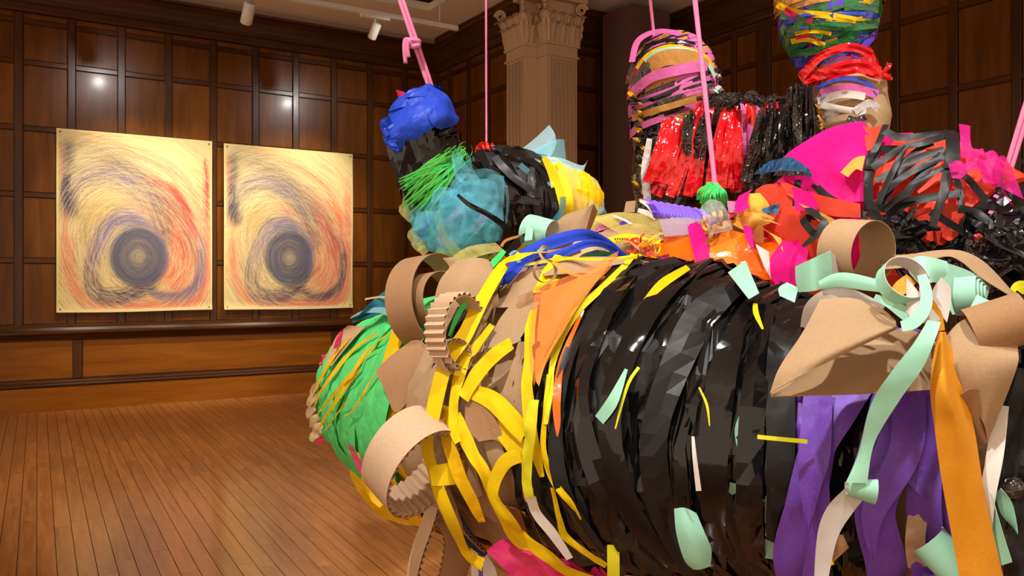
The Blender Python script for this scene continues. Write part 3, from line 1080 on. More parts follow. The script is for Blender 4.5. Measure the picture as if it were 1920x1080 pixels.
def band(name, body, s, w, mat, parent, th0=0.0, th1=6.283, slant=0.0, ph=0.0, off=0.012, amp=0.01, seed=0, n=0, cross=3, flat=True, taper=0.0, drift=0.0, curl=0.0, freq=9.0, thick=0.0, res=40, ridge=0.0):
    """a strip wound round a body; w in metres"""
    L = sum((body.c[i + 1] - body.c[i]).length for i in range(body.n - 1))
    n = n or max(8, int(abs(th1 - th0) / 6.283 * res))
    rows = []
    for i in range(n + 1):
        k = i / n
        th = th0 + (th1 - th0) * k
        ws = w / L * (1 - taper * abs(2 * k - 1) ** 3)
        sc = s + slant * math.cos(th - ph) + drift * (k - 0.5) + 0.010 * nz((k * 3.0, seed * 1.7, 0.3), seed)
        row = []
        for j in range(cross + 1):
            e = j / cross * 2 - 1
            ss = sc + e * ws / 2 * (1 + 0.25 * nz((k * 4, seed, 2.2), seed))
            p0 = body.pt(ss, th, 0)
            o_ = off + amp * (nz(p0 * freq, seed) + 0.6 * nz((k * 14, e * 1.5, seed), seed + 1)) + curl * e * e + ridge * (nz((k * 3.0, e * 3.2, seed * 0.7), seed) + 0.5 * nz((k * 5.0, e * 6.5, seed * 0.3), seed + 2))
            row.append(body.pt(ss, th, max(0.002, o_)))
        rows.append(row)
    return sheet_obj(name, rows, mat, parent, smooth=not flat, thick=thick)


def rib(name, key, pts, w, mats, parent, lift=0.012, n=26, cross=2, wob=0.0, seed=1, thick=0.0012, bow=0.0, facing=0.35, smooth=True, twist=0.0, fold=0.0):
    """a strip lying on (or hanging off) a bundle.
    pts: (px, py[, depth]) - without a depth the strip follows the bundle surface there.
    w: width in pixels, a number or one per point."""
    ctl, last = [], None
    ws = w if isinstance(w, (list, tuple)) else [w] * len(pts)
    for p, wi in zip(pts, ws):
        if len(p) > 2 and p[2]:
            c = P(p[0], p[1], p[2]); nn = (CAMP - c).normalized()
            if key:
                q, n2, i, dist = tree(key).find_nearest(c)
                if dist is not None and dist < 0.06 and n2 is not None:
                    n2 = n2 if n2.dot(nn) > 0 else -n2
                    nn = (nn * 0.5 + n2 * 0.5).normalized()
        else:
            c, nn = on_surf(key, p[0], p[1], lift, last)
        last = c.y
        v = (CAMP - c).normalized()
        nn = (nn * (1 - facing) + v * facing).normalized()
        ctl.append((c.x, c.y, c.z, nn.x, nn.y, nn.z, wi * c.y / F))
    sm = cat_rom(ctl, n)
    rows = []
    for i, q in enumerate(sm):
        c = Vector(q[:3]); nn = Vector(q[3:6]).normalized()
        a = Vector(sm[max(i - 1, 0)][:3]); b_ = Vector(sm[min(i + 1, n - 1)][:3])
        t = (b_ - a).normalized()
        side = t.cross(nn)
        side = side.normalized() if side.length > 1e-5 else t.orthogonal().normalized()
        if twist:
            an = twist * (i / (n - 1))
            side = (Matrix.Rotation(an, 3, t) @ side)
        up = side.cross(t)
        row = []
        for j in range(cross + 1):
            e = j / cross * 2 - 1
            d = wob * nz((i * 0.22, e * 1.3, seed * 2.1), seed) + bow * (1 - e * e) + fold * math.sin(e * 4.0 + i * 0.12)
            row.append(c + side * (e * q[6] / 2) + up * d)
        rows.append(row)
    return sheet_obj(name, rows, mats, parent, smooth=smooth, thick=thick, auto=True)


def loft(name, key, curves, mats, parent, lift=0.01, nu=18, nv=12, wob=0.0, seed=1, thick=0.0012, smooth=True, freq=9.0):
    """a sheet through several pixel curves, each (px, py[, depth])"""
    grid = []
    k = max(len(c) for c in curves)
    for c in curves:
        row, last = [], None
        for p in c:
            if len(p) > 2 and p[2]:
                q = P(*p[:3])
            else:
                q, _ = on_surf(key, p[0], p[1], lift, last)
            last = q.y
            row.append(tuple(q))
        grid.append(cat_rom(row, nv))
    cols = [cat_rom([g[j] for g in grid], nu) for j in range(nv)]
    rows = []
    for i in range(nu):
        row = []
        for j in range(nv):
            p = Vector(cols[j][i])
            if wob:
                p += (CAMP - p).normalized() * wob * (nz(p * freq, seed) + 0.5 * nz(p * freq * 2.7, seed + 2))
            row.append(p)
        rows.append(row)
    return sheet_obj(name, rows, mats, parent, smooth=smooth, thick=thick, auto=True)


def curl(name, centre, axis, ref, r0, r1, a0, a1, width, mats, parent, n=30, thick=0.0015, cone=0.0, tail=None, wave=0.0, waves=0, skew=0.0, wav_amp=0.0, seed=0):
    """a strip rolled about an axis: radius r0 to r1, angles a0..a1 (radians) measured from ref"""
    axis = Vector(axis).normalized()
    ref = Vector(ref); ref = (ref - axis * ref.dot(axis)).normalized()
    oth = axis.cross(ref)
    rows = []
    for i in range(n):
        k = i / (n - 1)
        a = a0 + (a1 - a0) * k
        r = r0 + (r1 - r0) * k
        if waves: r += wave * math.sin(k * waves * 2 * math.pi)
        row = []
        for j in range(3):
            e = j - 1.0
            rr = r * (1 + cone * e)
            row.append(centre + (ref * math.cos(a) + oth * math.sin(a)) * rr + axis * (e * width / 2 + skew * (k - 0.5)))
        rows.append(row)
    return sheet_obj(name, rows, mats, parent, thick=thick)


def corrugated(name, path, side, width, mats, parent, pitch=0.014, depth=0.005, liner=True, flute_in=True):
    """single faced corrugated board: a smooth liner with a zig-zag flute sheet under it. path: 3D points"""
    # resample by arc length
    seglen = [0.0]
    for a, b_ in zip(path[:-1], path[1:]): seglen.append(seglen[-1] + (b_ - a).length)
    tot = seglen[-1]
    def at(d):
        d = max(0, min(tot, d))
        for i in range(len(path) - 1):
            if seglen[i + 1] >= d:
                k = (d - seglen[i]) / max(1e-9, seglen[i + 1] - seglen[i])
                return path[i].lerp(path[i + 1], k)
        return path[-1]
    m = max(2, int(tot / pitch))
    side_at = side if callable(side) else (lambda k: side)
    root = None
    if liner:
        rows = []
        for i in range(m * 2 + 1):
            d = tot * i / (m * 2)
            sd = side_at(i / (m * 2))
            c = at(d)
            rows.append([c - sd * width / 2, c, c + sd * width / 2])
        root = sheet_obj(name, rows, mats, parent, thick=0.0012)
    rows = []
    sgn = 1 if flute_in else -1
    for i in range(m * 4 + 1):
        d = tot * i / (m * 4)
        c = at(d); t = (at(d + 0.003) - at(d - 0.003)).normalized()
        sd = side_at(i / (m * 4))
        n = sd.cross(t).normalized() * sgn
        o_ = depth * (0.5 + 0.5 * math.cos(i * math.pi / 2)) + 0.0016
        rows.append([c + n * o_ - sd * width / 2, c + n * o_ + sd * width / 2])
    fl = sheet_obj('flute_sheet' if liner else name, rows, mats, root if liner else parent, smooth=False, thick=0.0008)
    return root or fl


def rope(name, pts, rad, mat, label, twin=False, knot=None, group='pink suspension ropes'):
    root = empty(name, tuple(pts[-1]))
    org = Vector(pts[-1])
    q = [Vector(p) - org for p in pts]
    lines = [q]
    if twin:
        d = Vector((rad * 1.0, 0, 0))
        lines = [[p - d for p in q], [p + d for p in q]]
    for ln in lines:
        dense = [Vector(p) for p in cat_rom(ln, 60)]
        v, f = tube_data(dense, [rad * (1 + 0.06 * math.sin(i * 1.9)) for i in range(60)], 8)
        link('cord', mesh_of('cord', v, f), [mat], root)
    if knot is not None:
        kc = Vector(knot) - org
        pts_k = []
        for i in range(40):
            a = i / 39 * 4 * math.pi
            pts_k.append(kc + Vector((math.cos(a) * rad * 2.3, math.sin(a * 1.5) * rad * 1.8, math.sin(a) * rad * 1.4 - i / 39 * rad * 1.6)))
        v, f = tube_data(pts_k, rad * 1.25, 8)
        link('knot', mesh_of('knot', v, f), [mat], root)
        for dx in (-0.8, 0.8):
            tail = [kc + Vector((-rad * 1.5, 0, 0)), kc + Vector((-rad * (3.6 + dx), -rad, rad * 0.8)), kc + Vector((-rad * (4.2 + dx), -rad * 1.5, -rad * 4)), kc + Vector((-rad * (3.6 + dx), -rad, -rad * (10 + dx * 2)))]
            tail = [Vector(p) for p in cat_rom(tail, 16)]
            v, f = tube_data(tail, rad * 1.1, 8)
            link('rope_end', mesh_of('rope_end', v, f), [mat], root)
    tag(root, label, 'rope', group)
    return root


# ------------------------------------------------------------------ papers, films, nets
KRAFT = paper_mat('kraft_paper', lin(180, 149, 114), 0.8, 160, 0.07, 0.3, transl=0.04)
KRAFT2 = paper_mat('kraft_paper_brown', lin(166, 128, 92), 0.8, 160, 0.07, 0.3)
CORR = paper_mat('corrugated_board', lin(202, 172, 142), 0.85, 120, 0.06, 0.25)
YEL = paper_mat('yellow_tissue', lin(250, 214, 10), 0.6, 200, 0.05, 0.25, transl=0.15)
YELS = paper_mat('yellow_satin_paper', lin(247, 196, 6), 0.45, 30, 0.06, 0.2, transl=0.1, crease=0.35)
LIME = paper_mat('lemon_streamer', lin(238, 232, 40), 0.6, 200, 0.05, 0.2, transl=0.15)
GREEN = paper_mat('green_crepe', lin(96, 232, 132), 0.65, 90, 0.06, 0.3, transl=0.1, crease=0.35)
GRNFIB = paper_mat('green_raffia', lin(96, 200, 84), 0.5, 60, 0.12, 0.3)
GRNNEON = paper_mat('neon_green_strip', lin(70, 230, 120), 0.5, 60, 0.04, 0.1)
PURP = paper_mat('purple_crepe', lin(124, 78, 200), 0.45, 150, 0.12, 0.35, transl=0.12, spec=0.4)
ORCR = paper_mat('orange_crepe', lin(255, 172, 44), 0.6, 170, 0.07, 0.3, transl=0.15)
MINT = paper_mat('mint_paper', lin(160, 222, 196), 0.6, 40, 0.03, 0.08)
MINTB = paper_mat('grey_white_paper_back', lin(205, 200, 194), 0.6, 40, 0.03, 0.08)
BLUE = paper_mat('blue_crepe', lin(46, 82, 224), 0.6, 120, 0.08, 0.25, transl=0.12)
BLUET = paper_mat('blue_tissue', lin(40, 76, 210), 0.45, 60, 0.1, 0.25, transl=0.15, crease=0.3)
MAG = paper_mat('magenta_tissue', lin(255, 20, 150), 0.65, 70, 0.06, 0.2, transl=0.25, crease=0.15)
PINK = paper_mat('orchid_pink_film', lin(214, 104, 170), 0.4, 50, 0.10, 0.2, crease=0.3)
CORAL = paper_mat('coral_paper', lin(247, 84, 62), 0.6, 60, 0.05, 0.15, transl=0.12)
ORRED = paper_mat('orange_red_paper', lin(248, 78, 54), 0.5, 60, 0.05, 0.15, crease=0.2)
WHITEP = paper_mat('white_paper', lin(232, 226, 220), 0.6, 60, 0.03, 0.1)
LILAC = paper_mat('lilac_satin', lin(126, 96, 214), 0.35, 40, 0.1, 0.15)
SAND = paper_mat('sand_tissue', lin(214, 182, 140), 0.6, 90, 0.1, 0.25, transl=0.15)
OCHRE = paper_mat('ochre_paper', lin(196, 140, 70), 0.5, 50, 0.10, 0.2, crease=0.3)
AMBER = paper_mat('amber_tissue', lin(255, 186, 84), 0.5, 50, 0.08, 0.2, transl=0.2)
BLK = foil_mat('black_plastic_film', (0.006, 0.006, 0.007, 1), 0.09, 0.25, 13, 1.46, coat=0.15)
BLKS = foil_mat('black_satin_film', (0.013, 0.013, 0.014, 1), 0.42, 0.12, 20, 1.42, coat=0.0)
BLKT = foil_mat('black_tinsel_film', (0.008, 0.008, 0.009, 1), 0.08, 1.0, 75, 1.8, coat=1.0)
REDF = foil_mat('red_plastic_film', lin(236, 8, 26), 0.14, 0.5, 26, 1.5, coat=0.6)
ORF = foil_mat('orange_cellophane', lin(255, 108, 4), 0.2, 0.35, 18, 1.45, coat=0.6)
ORFL = foil_mat('pale_orange_cellophane', lin(252, 142, 44), 0.2, 0.35, 18, 1.45, coat=0.6)
HOLO = foil_mat('blue_holographic_film', lin(70, 140, 200), 0.12, 0.6, 40, 1.6, metallic=0.7)
SILV = foil_mat('silver_white_film', lin(214, 206, 206), 0.2, 0.5, 30, 1.5)
CLEAR = foil_mat('clear_film', lin(220, 225, 225), 0.12, 0.6, 30, 1.45, alpha=0.35)
PURF = foil_mat('violet_film', lin(90, 50, 200), 0.2, 0.4, 24, 1.5)
GRNF = foil_mat('green_film', lin(24, 120, 60), 0.25, 0.5, 26, 1.5)
BLUF = foil_mat('blue_film', lin(36, 70, 190), 0.25, 0.5, 26, 1.5)
ORBR = foil_mat('bronze_film', lin(206, 142, 66), 0.25, 0.5, 22, 1.5)
TBLUE = tulle_mat('turquoise_tulle', lin(130, 226, 248), 0.22)
TPALE = tulle_mat('pale_blue_tulle', lin(176, 226, 240), 0.5)
TTEAL = tulle_mat('teal_tulle', lin(40, 140, 160), 0.6)
TYEL = tulle_mat('yellow_tulle', lin(246, 230, 130), 0.42)
TORAN = tulle_mat('orange_tulle', lin(255, 150, 80), 0.38)
TPINK = tulle_mat('pink_tulle', lin(255, 40, 140), 0.72)
THOT = tulle_mat('magenta_tulle', lin(240, 30, 160), 0.8)
ROPEM = paper_mat('pink_cord', lin(246, 140, 186), 0.7, 300, 0.12, 0.4)
REDP = paper_mat('crimson_paper', lin(214, 24, 84), 0.5, 40, 0.1, 0.2)

# ================================================================== BUNDLE 1: the long foreground bundle
bA = Body([(668, 790, 3.42, 0.06), (688, 768, 3.36, 0.19), (735, 745, 3.22, 0.30), (860, 760, 2.88, 0.37), (1010, 775, 2.55, 0.412), (1150, 790, 2.35, 0.425),
           (1300, 799, 2.15, 0.395), (1450, 822, 2.00, 0.333), (1600, 852, 1.87, 0.280), (1780, 875, 1.76, 0.275), (2000, 890, 1.64, 0.225), (2220, 895, 1.56, 0.15)], 110)
rootA = empty('hanging_bundle')
tag(rootA, 'long foreground bundle of kraft paper, yellow streamers, black film and purple crepe', 'sculpture', 'bundles wrapped in paper and film')
sA = bA.s_at
rA = random.Random(11)

shell('green_wrap', bA, 0.0, sA(905), 0.0, 0.022, 11, GREEN, rootA, 34, 60, 2, key='A', edge=0.01)
shell('yellow_wrap', bA, sA(895), sA(945), -0.005, 0.03, 8, YELS, rootA, 18, 60, 4, key='A', smooth=False)
shell('kraft_wrap', bA, sA(935), sA(1200), -0.006, 0.03, 6, KRAFT, rootA, 26, 60, 6, key='A')
shell('black_film_wrap', bA, sA(1188), sA(1640), -0.006, 0.02, 7, BLK, rootA, 40, 60, 7, key='A')
shell('inner_kraft_wrap', bA, sA(1625), sA(2020), -0.03, 0.035, 9, KRAFT2, rootA, 30, 50, 8, key='A')
shell('black_film_wrap', bA, sA(2010), 1.0, 0.0, 0.03, 7, BLK, rootA, 20, 40, 9, key='A', smooth=False)

# --- green end: slanting folds, yellow and pink slivers showing between them
for i in range(26):
    s = 0.02 + (sA(900) - 0.03) * (i / 25)
    band('green_fold', bA, s, rA.uniform(0.05, 0.11), GREEN, rootA, rA.uniform(-0.6, 0.9), rA.uniform(2.2, 4.2), slant=rA.uniform(-0.02, 0.02), ph=1.0, off=0.012, amp=0.016, seed=i, cross=3, flat=False, drift=rA.uniform(-0.10, -0.04), curl=-0.006, freq=14)
for pts, w in (([(722, 628), (672, 668), (622, 728), (598, 770)], 9), ([(716, 660), (662, 716), (612, 778)], 8), ([(738, 640), (700, 668), (660, 730), (606, 800)], 8),
               ([(690, 700), (640, 756), (604, 800)], 6), ([(672, 742), (622, 800)], 7), ([(720, 700), (690, 750), (665, 780)], 5), ([(668, 640), (632, 684), (600, 740)], 9)):
    rib('yellow_sliver', 'A', pts, [3] + [w] * (len(pts) - 2) + [3], YELS, rootA, lift=0.030, n=20, wob=0.006, seed=w)
for pts, w in (([(664, 628), (650, 642), (646, 658)], 10), ([(622, 674), (616, 690)], 8), ([(655, 742), (642, 756)], 6), ([(616, 818), (606, 828)], 8)):
    rib('pink_tinsel', 'A', pts, w, REDP, rootA, lift=0.035, n=10, wob=0.01, seed=w, smooth=False)
for i, (x, y) in enumerate(((596, 732), (590, 748), (588, 770), (594, 786), (600, 800), (596, 812))):
    rib('cream_frill', 'A', [(x + 14, y - 8), (x, y), (x - 6, y + 12)], [10, 16, 8], SAND, rootA, lift=0.02, n=9, wob=0.012, seed=i)
loft('cream_frill', 'A', [[(658, 618), (640, 640), (622, 680)], [(692, 622), (668, 648), (634, 690)]], SAND, rootA, lift=0.026, wob=0.006)
loft('teal_tulle', 'A', [[(745, 552), (715, 576), (682, 606)], [(762, 570), (728, 596), (676, 622)], [(765, 600), (720, 612), (680, 624)]], TTEAL, rootA, lift=0.05, wob=0.01)
rib('pale_ribbon', 'A', [(672, 618), (700, 608), (735, 604), (760, 614)], [5, 12, 14, 8], TPALE, rootA, lift=0.055, n=18)
rib('pale_cord', 'A', [(692, 580), (720, 576), (745, 574)], 4, SAND, rootA, lift=0.055, n=10)
loft('yellow_flap', 'A', [[(748, 618), (742, 650), (730, 690)], [(772, 640), (764, 660), (745, 700)]], YELS, rootA, lift=0.03)

# --- yellow paper bulging below
for i in range(14):
    band('yellow_fold', bA, sA(870) + (sA(930) - sA(870)) * i / 13, rA.uniform(0.08, 0.14), YELS, rootA, 2.0 + rA.uniform(-.2, .2), 3.6 + rA.uniform(-.4, .4), off=0.02, amp=0.03, seed=40 + i, flat=True, cross=4, drift=rA.uniform(-0.03, 0.05), freq=8)
loft('yellow_flap', None, [[(652, 868, 3.05), (662, 905, 3.02), (690, 945, 2.98), (716, 970, 2.96)], [(690, 868, 2.94), (705, 900, 2.90), (735, 935, 2.86), (765, 985, 2.84)], [(740, 850, 2.85), (752, 890, 2.82), (790, 940, 2.8), (800, 978, 2.8)]], YELS, rootA, nu=14, nv=16, wob=0.03, seed=3, smooth=False, freq=8)
loft('yellow_flap', None, [[(690, 800, 2.92), (720, 815, 2.88), (765, 830, 2.82)], [(652, 868, 3.0), (700, 905, 2.9), (770, 930, 2.82)]], YELS, rootA, nu=12, nv=14, wob=0.025, seed=5, smooth=False)
loft('yellow_flap', None, [[(738, 745, 2.84), (760, 755, 2.80), (790, 765, 2.74)], [(692, 800, 2.92), (730, 815, 2.86), (780, 830, 2.78)]], YELS, rootA, nu=10, nv=12, wob=0.02, seed=6, smooth=False)
rib('magenta_net', 'A', [(680, 815), (690, 840), (705, 872)], 18, THOT, rootA, lift=0.05, n=12, thick=0)
rib('black_ribbon', None, [(828, 720, 2.32), (800, 752, 2.38), (760, 788, 2.46), (725, 815, 2.58), (690, 832, 2.72)], [8, 9, 12, 14, 14], BLKS, rootA, n=24, wob=0.004)
rib('red_scrap', None, [(742, 945, 2.72), (762, 962, 2.7), (772, 966, 2.7)], [20, 26, 12], REDF, rootA, n=10, wob=0.01)
rib('black_ribbon', None, [(690, 930, 2.9), (705, 926, 2.88), (722, 930, 2.86)], [2, 4, 6], BLKS, rootA, n=8)
rib('yellow_fold', 'A', [(770, 790), (740, 830), (720, 880), (735, 930)], [40, 50, 46, 30], YELS, rootA, lift=0.05, wob=0.02, seed=8, smooth=False, cross=4)
loft('olive_scrap', None, [[(800, 722, 2.44), (785, 765, 2.46), (765, 790, 2.48)], [(770, 718, 2.48), (752, 750, 2.50), (750, 785, 2.52)]], paper_mat('olive_crepe', lin(196, 176, 50), 0.6, 60, 0.15, 0.4), rootA, wob=0.01)

# --- kraft and corrugated cluster, far left
def kfold(name, curves, lift=0.02, mats=KRAFT, key='A', wob=0.008, seed=1, nu=16, nv=14, thick=0.0015):
    return loft(name, key, curves, mats, rootA, lift=lift, nu=nu, nv=nv, wob=wob, seed=seed, thick=thick, freq=6)
# big loop of kraft strip standing up at the left shoulder
curl('kraft_loop', P(806, 566, 2.55), (0.80, -0.55, 0.12), (0.0, 0.0, 1.0), 0.145, 0.140, -1.9, 3.6, 0.105, [KRAFT, KRAFT2], rootA, n=40)
curl('kraft_loop', P(815, 562, 2.50), (0.72, -0.66, 0.10), (0.0, 0.0, 1.0), 0.080, 0.085, -1.7, 3.4, 0.085, [KRAFT, KRAFT2], rootA, n=34)
kfold('kraft_sheet', [[(822, 600, 2.36), (815, 570, 2.36), (826, 525, 2.38), (858, 488, 2.42)], [(858, 592, 2.30), (856, 560, 2.30), (868, 520, 2.32), (892, 484, 2.38)], [(915, 556, 2.30), (925, 545, 2.31), (922, 520, 2.34), (915, 488, 2.40)], [(936, 535, 2.34), (938, 530, 2.34), (934, 520, 2.36), (922, 500, 2.42)]], key=None, wob=0.004)
kfold('kraft_sheet', [[(830, 484, 2.52), (842, 500, 2.5), (838, 520, 2.48)], [(850, 482, 2.5), (862, 492, 2.46), (856, 512, 2.44)]], key=None)
# corrugated ring in the middle of the cluster
def ring(c, axis, ref, r, a0, a1, n=70, squash=1.0):
    axis = Vector(axis).normalized(); ref = Vector(ref); ref = (ref - axis * ref.dot(axis)).normalized(); oth = axis.cross(ref)
    return [c + (ref * math.cos(a0 + (a1 - a0) * i / n) + oth * math.sin(a0 + (a1 - a0) * i / n) * squash) * r for i in range(n + 1)], axis
pth, ax = ring(P(856, 622, 2.16), (0.78, -0.60, 0.05), (0, 0, 1), 0.092, -2.9, 2.9, squash=0.85)
corrugated('corrugated_loop', pth, ax, 0.065, CORR, rootA, pitch=0.0185, depth=0.009, flute_in=False)
pth, ax = ring(P(852, 668, 2.14), (0.55, -0.8, 0.1), (0, 0, 1), 0.045, -2.6, 2.9)
corrugated('corrugated_loop', pth, ax, 0.03, CORR, rootA, pitch=0.015, depth=0.006, flute_in=True)
loft('black_film_scrap', None, [[(858, 575, 2.22), (838, 620, 2.22), (826, 672, 2.22)], [(884, 570, 2.22), (868, 620, 2.22), (846, 690, 2.22)]], BLK, rootA, wob=0.008)
rib('neon_strip', None, [(874, 566, 2.20), (858, 592, 2.19), (842, 630, 2.19)], [9, 10, 5], GRNNEON, rootA, n=14)
rib('neon_strip', None, [(796, 740, 2.36), (786, 764, 2.36), (778, 778, 2.36)], [6, 8, 8], GRNNEON, rootA, n=8)
rib('blue_strip', None, [(886, 574, 2.21), (872, 610, 2.21), (860, 640, 2.21)], [7, 8, 7], BLUE, rootA, n=10)
kfold('kraft_flap', [[(704, 695, 2.46), (722, 735, 2.44), (735, 768, 2.42)], [(736, 664, 2.46), (755, 705, 2.42), (752, 768, 2.41)], [(770, 640, 2.46), (796, 672, 2.40), (798, 706, 2.42)]], key=None, mats=KRAFT2, wob=0.003)
kfold('kraft_flap', [[(768, 640, 2.47), (772, 655, 2.44), (800, 672, 2.40)], [(788, 634, 2.46), (800, 650, 2.42), (812, 660, 2.38)]], key=None, mats=KRAFT2)
kfold('kraft_scrap', [[(786, 694, 2.30), (802, 672, 2.30)], [(806, 706, 2.28), (822, 682, 2.28)]], key=None)
kfold('kraft_scrap', [[(878, 600), (872, 640), (880, 660)], [(905, 586), (900, 625), (896, 672)], [(945, 592), (925, 640), (906, 664)]], lift=0.05, seed=3)
kfold('kraft_scrap', [[(800, 735), (812, 760), (824, 770)], [(846, 690), (850, 720), (838, 760)], [(884, 655), (880, 690), (866, 715)]], lift=0.045, seed=4)
kfold('kraft_scrap', [[(806, 778), (818, 730), (842, 700)], [(832, 830), (836, 770), (850, 712)], [(850, 850), (856, 780), (862, 715)]], lift=0.055, seed=5)
kfold('kraft_scrap', [[(836, 800), (842, 760), (850, 725)], [(862, 800), (860, 770), (862, 730)]], lift=0.065, seed=6)
rib('black_ribbon', None, [(820, 668, 2.26), (812, 700, 2.25), (804, 730, 2.25), (800, 778, 2.25)], [7, 11, 11, 9], BLKS, rootA, n=16)
rib('black_film_scrap', None, [(895, 552, 2.46), (915, 545, 2.46), (948, 535, 2.46)], [26, 28, 22], BLKS, rootA, n=12)
kfold('kraft_scrap', [[(905, 560), (915, 580), (930, 600)], [(940, 552), (948, 575), (950, 590)]], lift=0.04, seed=16)

# the large corrugated loop, its tail hanging towards the floor
pth, ax = ring(P(774, 866, 2.15), (0.64, -0.62, -0.45), (0.0, 0.0, 1.0), 0.134, -3.7, 2.7, n=90, squash=0.85)
corrugated('corrugated_loop', pth, ax, 0.115, CORR, rootA, pitch=0.0225, depth=0.012, flute_in=True)
tl = [Vector(p) for p in cat_rom([P(812, 945, 2.30), P(800, 985, 2.30), P(784, 1030, 2.31), P(772, 1085, 2.33), P(766, 1180, 2.36)], 50)]
corrugated('corrugated_tail', tl, Vector((0.42, -0.85, -0.1)).normalized(), 0.075, CORR, rootA, pitch=0.0195, depth=0.010, flute_in=True)
tl = [Vector(p) for p in cat_rom([P(836, 960, 2.32), P(862, 1000, 2.32), P(858, 1050, 2.34), P(842, 1110, 2.36), P(830, 1190, 2.38)], 50)]
corrugated('corrugated_tail', tl, Vector((0.8, 0.55, 0.1)).normalized(), 0.10, [KRAFT2], rootA, pitch=0.0195, depth=0.010, flute_in=True)
tl = [Vector(p) for p in cat_rom([P(828, 925, 2.26), P(848, 962, 2.25), P(872, 1000, 2.24), P(905, 1034, 2.24)], 40)]
corrugated('corrugated_strip', tl, Vector((0.35, -0.93, 0.1)).normalized(), 0.05, [KRAFT2], rootA, pitch=0.014, depth=0.007, flute_in=True)
rib('black_film_scrap', None, [(822, 918, 2.30), (850, 965, 2.29), (880, 1010, 2.28), (912, 1040, 2.28)], [26, 24, 22, 12], BLKS, rootA, n=16)
kfold('kraft_scrap', [[(826, 915), (842, 945), (870, 974)], [(868, 905), (884, 935), (890, 970)]], lift=0.05, seed=7)

# --- kraft scraps among the yellow streamers
kfold('kraft_scrap', [[(944, 590), (950, 540), (968, 512)], [(985, 590), (985, 548), (1010, 510)], [(1030, 566), (1034, 540), (1050, 512)]], lift=0.03, seed=8)
curl('kraft_curl', P(1010, 566, 2.19), (0.88, -0.3, 0.35), (0, 0, 1), 0.034, 0.030, -2.2, 2.6, 0.09, [KRAFT2, KRAFT2], rootA, n=20)
kfold('kraft_scrap', [[(934, 664), (950, 620), (972, 590)], [(968, 662), (985, 630), (1000, 588)], [(1002, 648), (1014, 622), (1026, 590)]], lift=0.035, seed=9)
kfold('kraft_scrap', [[(962, 740), (976, 700), (984, 656)], [(985, 790), (992, 730), (1006, 655)], [(1002, 790), (1012, 720), (1014, 668)]], lift=0.035, seed=10)
kfold('kraft_scrap', [[(905, 670), (912, 700), (920, 735)], [(935, 668), (930, 700), (936, 730)]], lift=0.03, seed=11)
kfold('kraft_scrap', [[(896, 760), (900, 800), (920, 826)], [(925, 756), (938, 790), (950, 826)], [(945, 774), (958, 800), (972, 842)]], lift=0.045, seed=12, mats=KRAFT2)
kfold('kraft_scrap', [[(922, 830), (930, 860), (948, 886)], [(952, 822), (960, 850), (968, 876)]], lift=0.03, seed=13)
kfold('kraft_scrap', [[(988, 908), (992, 928), (1000, 936)], [(1046, 902), (1046, 918), (1046, 930)]], lift=0.03, seed=14)
kfold('kraft_scrap', [[(930, 940), (945, 970), (962, 990)], [(960, 938), (975, 975), (985, 1005)], [(992, 950), (1000, 980), (996, 1012)]], lift=0.02, seed=15, mats=KRAFT2)
kfold('kraft_scrap', [[(1010, 950), (1030, 985), (1060, 1010)], [(1040, 955), (1060, 985), (1090, 1012)]], lift=0.02, seed=17, mats=KRAFT2)
kfold('kraft_scrap', [[(870, 860), (880, 900), (892, 930)], [(896, 850), (905, 890), (912, 920)]], lift=0.02, seed=18)

# --- yellow streamers
YST = [
    ([(1060, 506), (1010, 520), (967, 542), (932, 596), (899, 652), (867, 708), (852, 776), (850, 828), (868, 887), (890, 944), (908, 997), (926, 1034)], [16, 24, 30, 31, 32, 33, 31, 28, 30, 30, 27, 24], YEL, .08),
    ([(1062, 516), (1046, 545), (1033, 580)], [40, 42, 40], YEL, .055),
    ([(1024, 596), (1014, 640), (1009, 690), (1012, 740), (1020, 800), (1030, 850), (1034, 880)], [18, 22, 22, 24, 26, 20, 10], YEL, .045),
    ([(950, 631), (920, 668), (899, 693), (882, 740), (878, 800), (886, 830)], [12, 22, 26, 22, 20, 14], YEL, .055),
    ([(880, 780), (896, 815), (912, 850), (938, 879), (964, 938), (1006, 997), (1065, 1036), (1107, 1059)], [24, 30, 26, 26, 27, 27, 24, 20], YEL, .05),
    ([(978, 668), (938, 704), (902, 752)], [26, 32, 26], YEL, .06),
    ([(908, 738), (950, 764), (1012, 806)], [26, 36, 40], YEL, .05),
    ([(1008, 846), (973, 872), (960, 908), (985, 945), (1000, 967), (1047, 1012), (1100, 1044), (1180, 1062)], [26, 30, 28, 30, 30, 30, 26, 30], YEL, .055),
    ([(950, 800), (975, 815), (1000, 838), (1015, 850)], [26, 40, 44, 36], YEL, .045),
    ([(866, 760), (868, 800), (876, 850), (900, 910), (915, 950)], [20, 26, 30, 26, 16], YELS, .05),
    ([(1050, 720), (1046, 770), (1044, 830), (1060, 884), (1095, 926), (1121, 967)], [10, 10, 12, 14, 15, 4], YEL, .05),
    ([(1056, 900), (1066, 950), (1079, 985), (1124, 1018), (1150, 1032)], [8, 12, 15, 14, 10], YEL, .045),
    ([(1190, 512), (1150, 556), (1100, 606), (1064, 684), (1050, 760), (1046, 800)], [12, 17, 15, 13, 11, 8], LIME, .05),
    ([(1028, 766), (1031, 800), (1029, 836), (1018, 880), (1020, 905)], [24, 24, 22, 22, 20], LIME, .065),
    ([(1003, 530), (1060, 508), (1120, 524), (1190, 508), (1200, 504)], [4, 8, 8, 8, 5], YEL, .06),
    ([(1040, 532), (1072, 530), (1110, 534)], [26, 26, 22], YELS, .03),
]
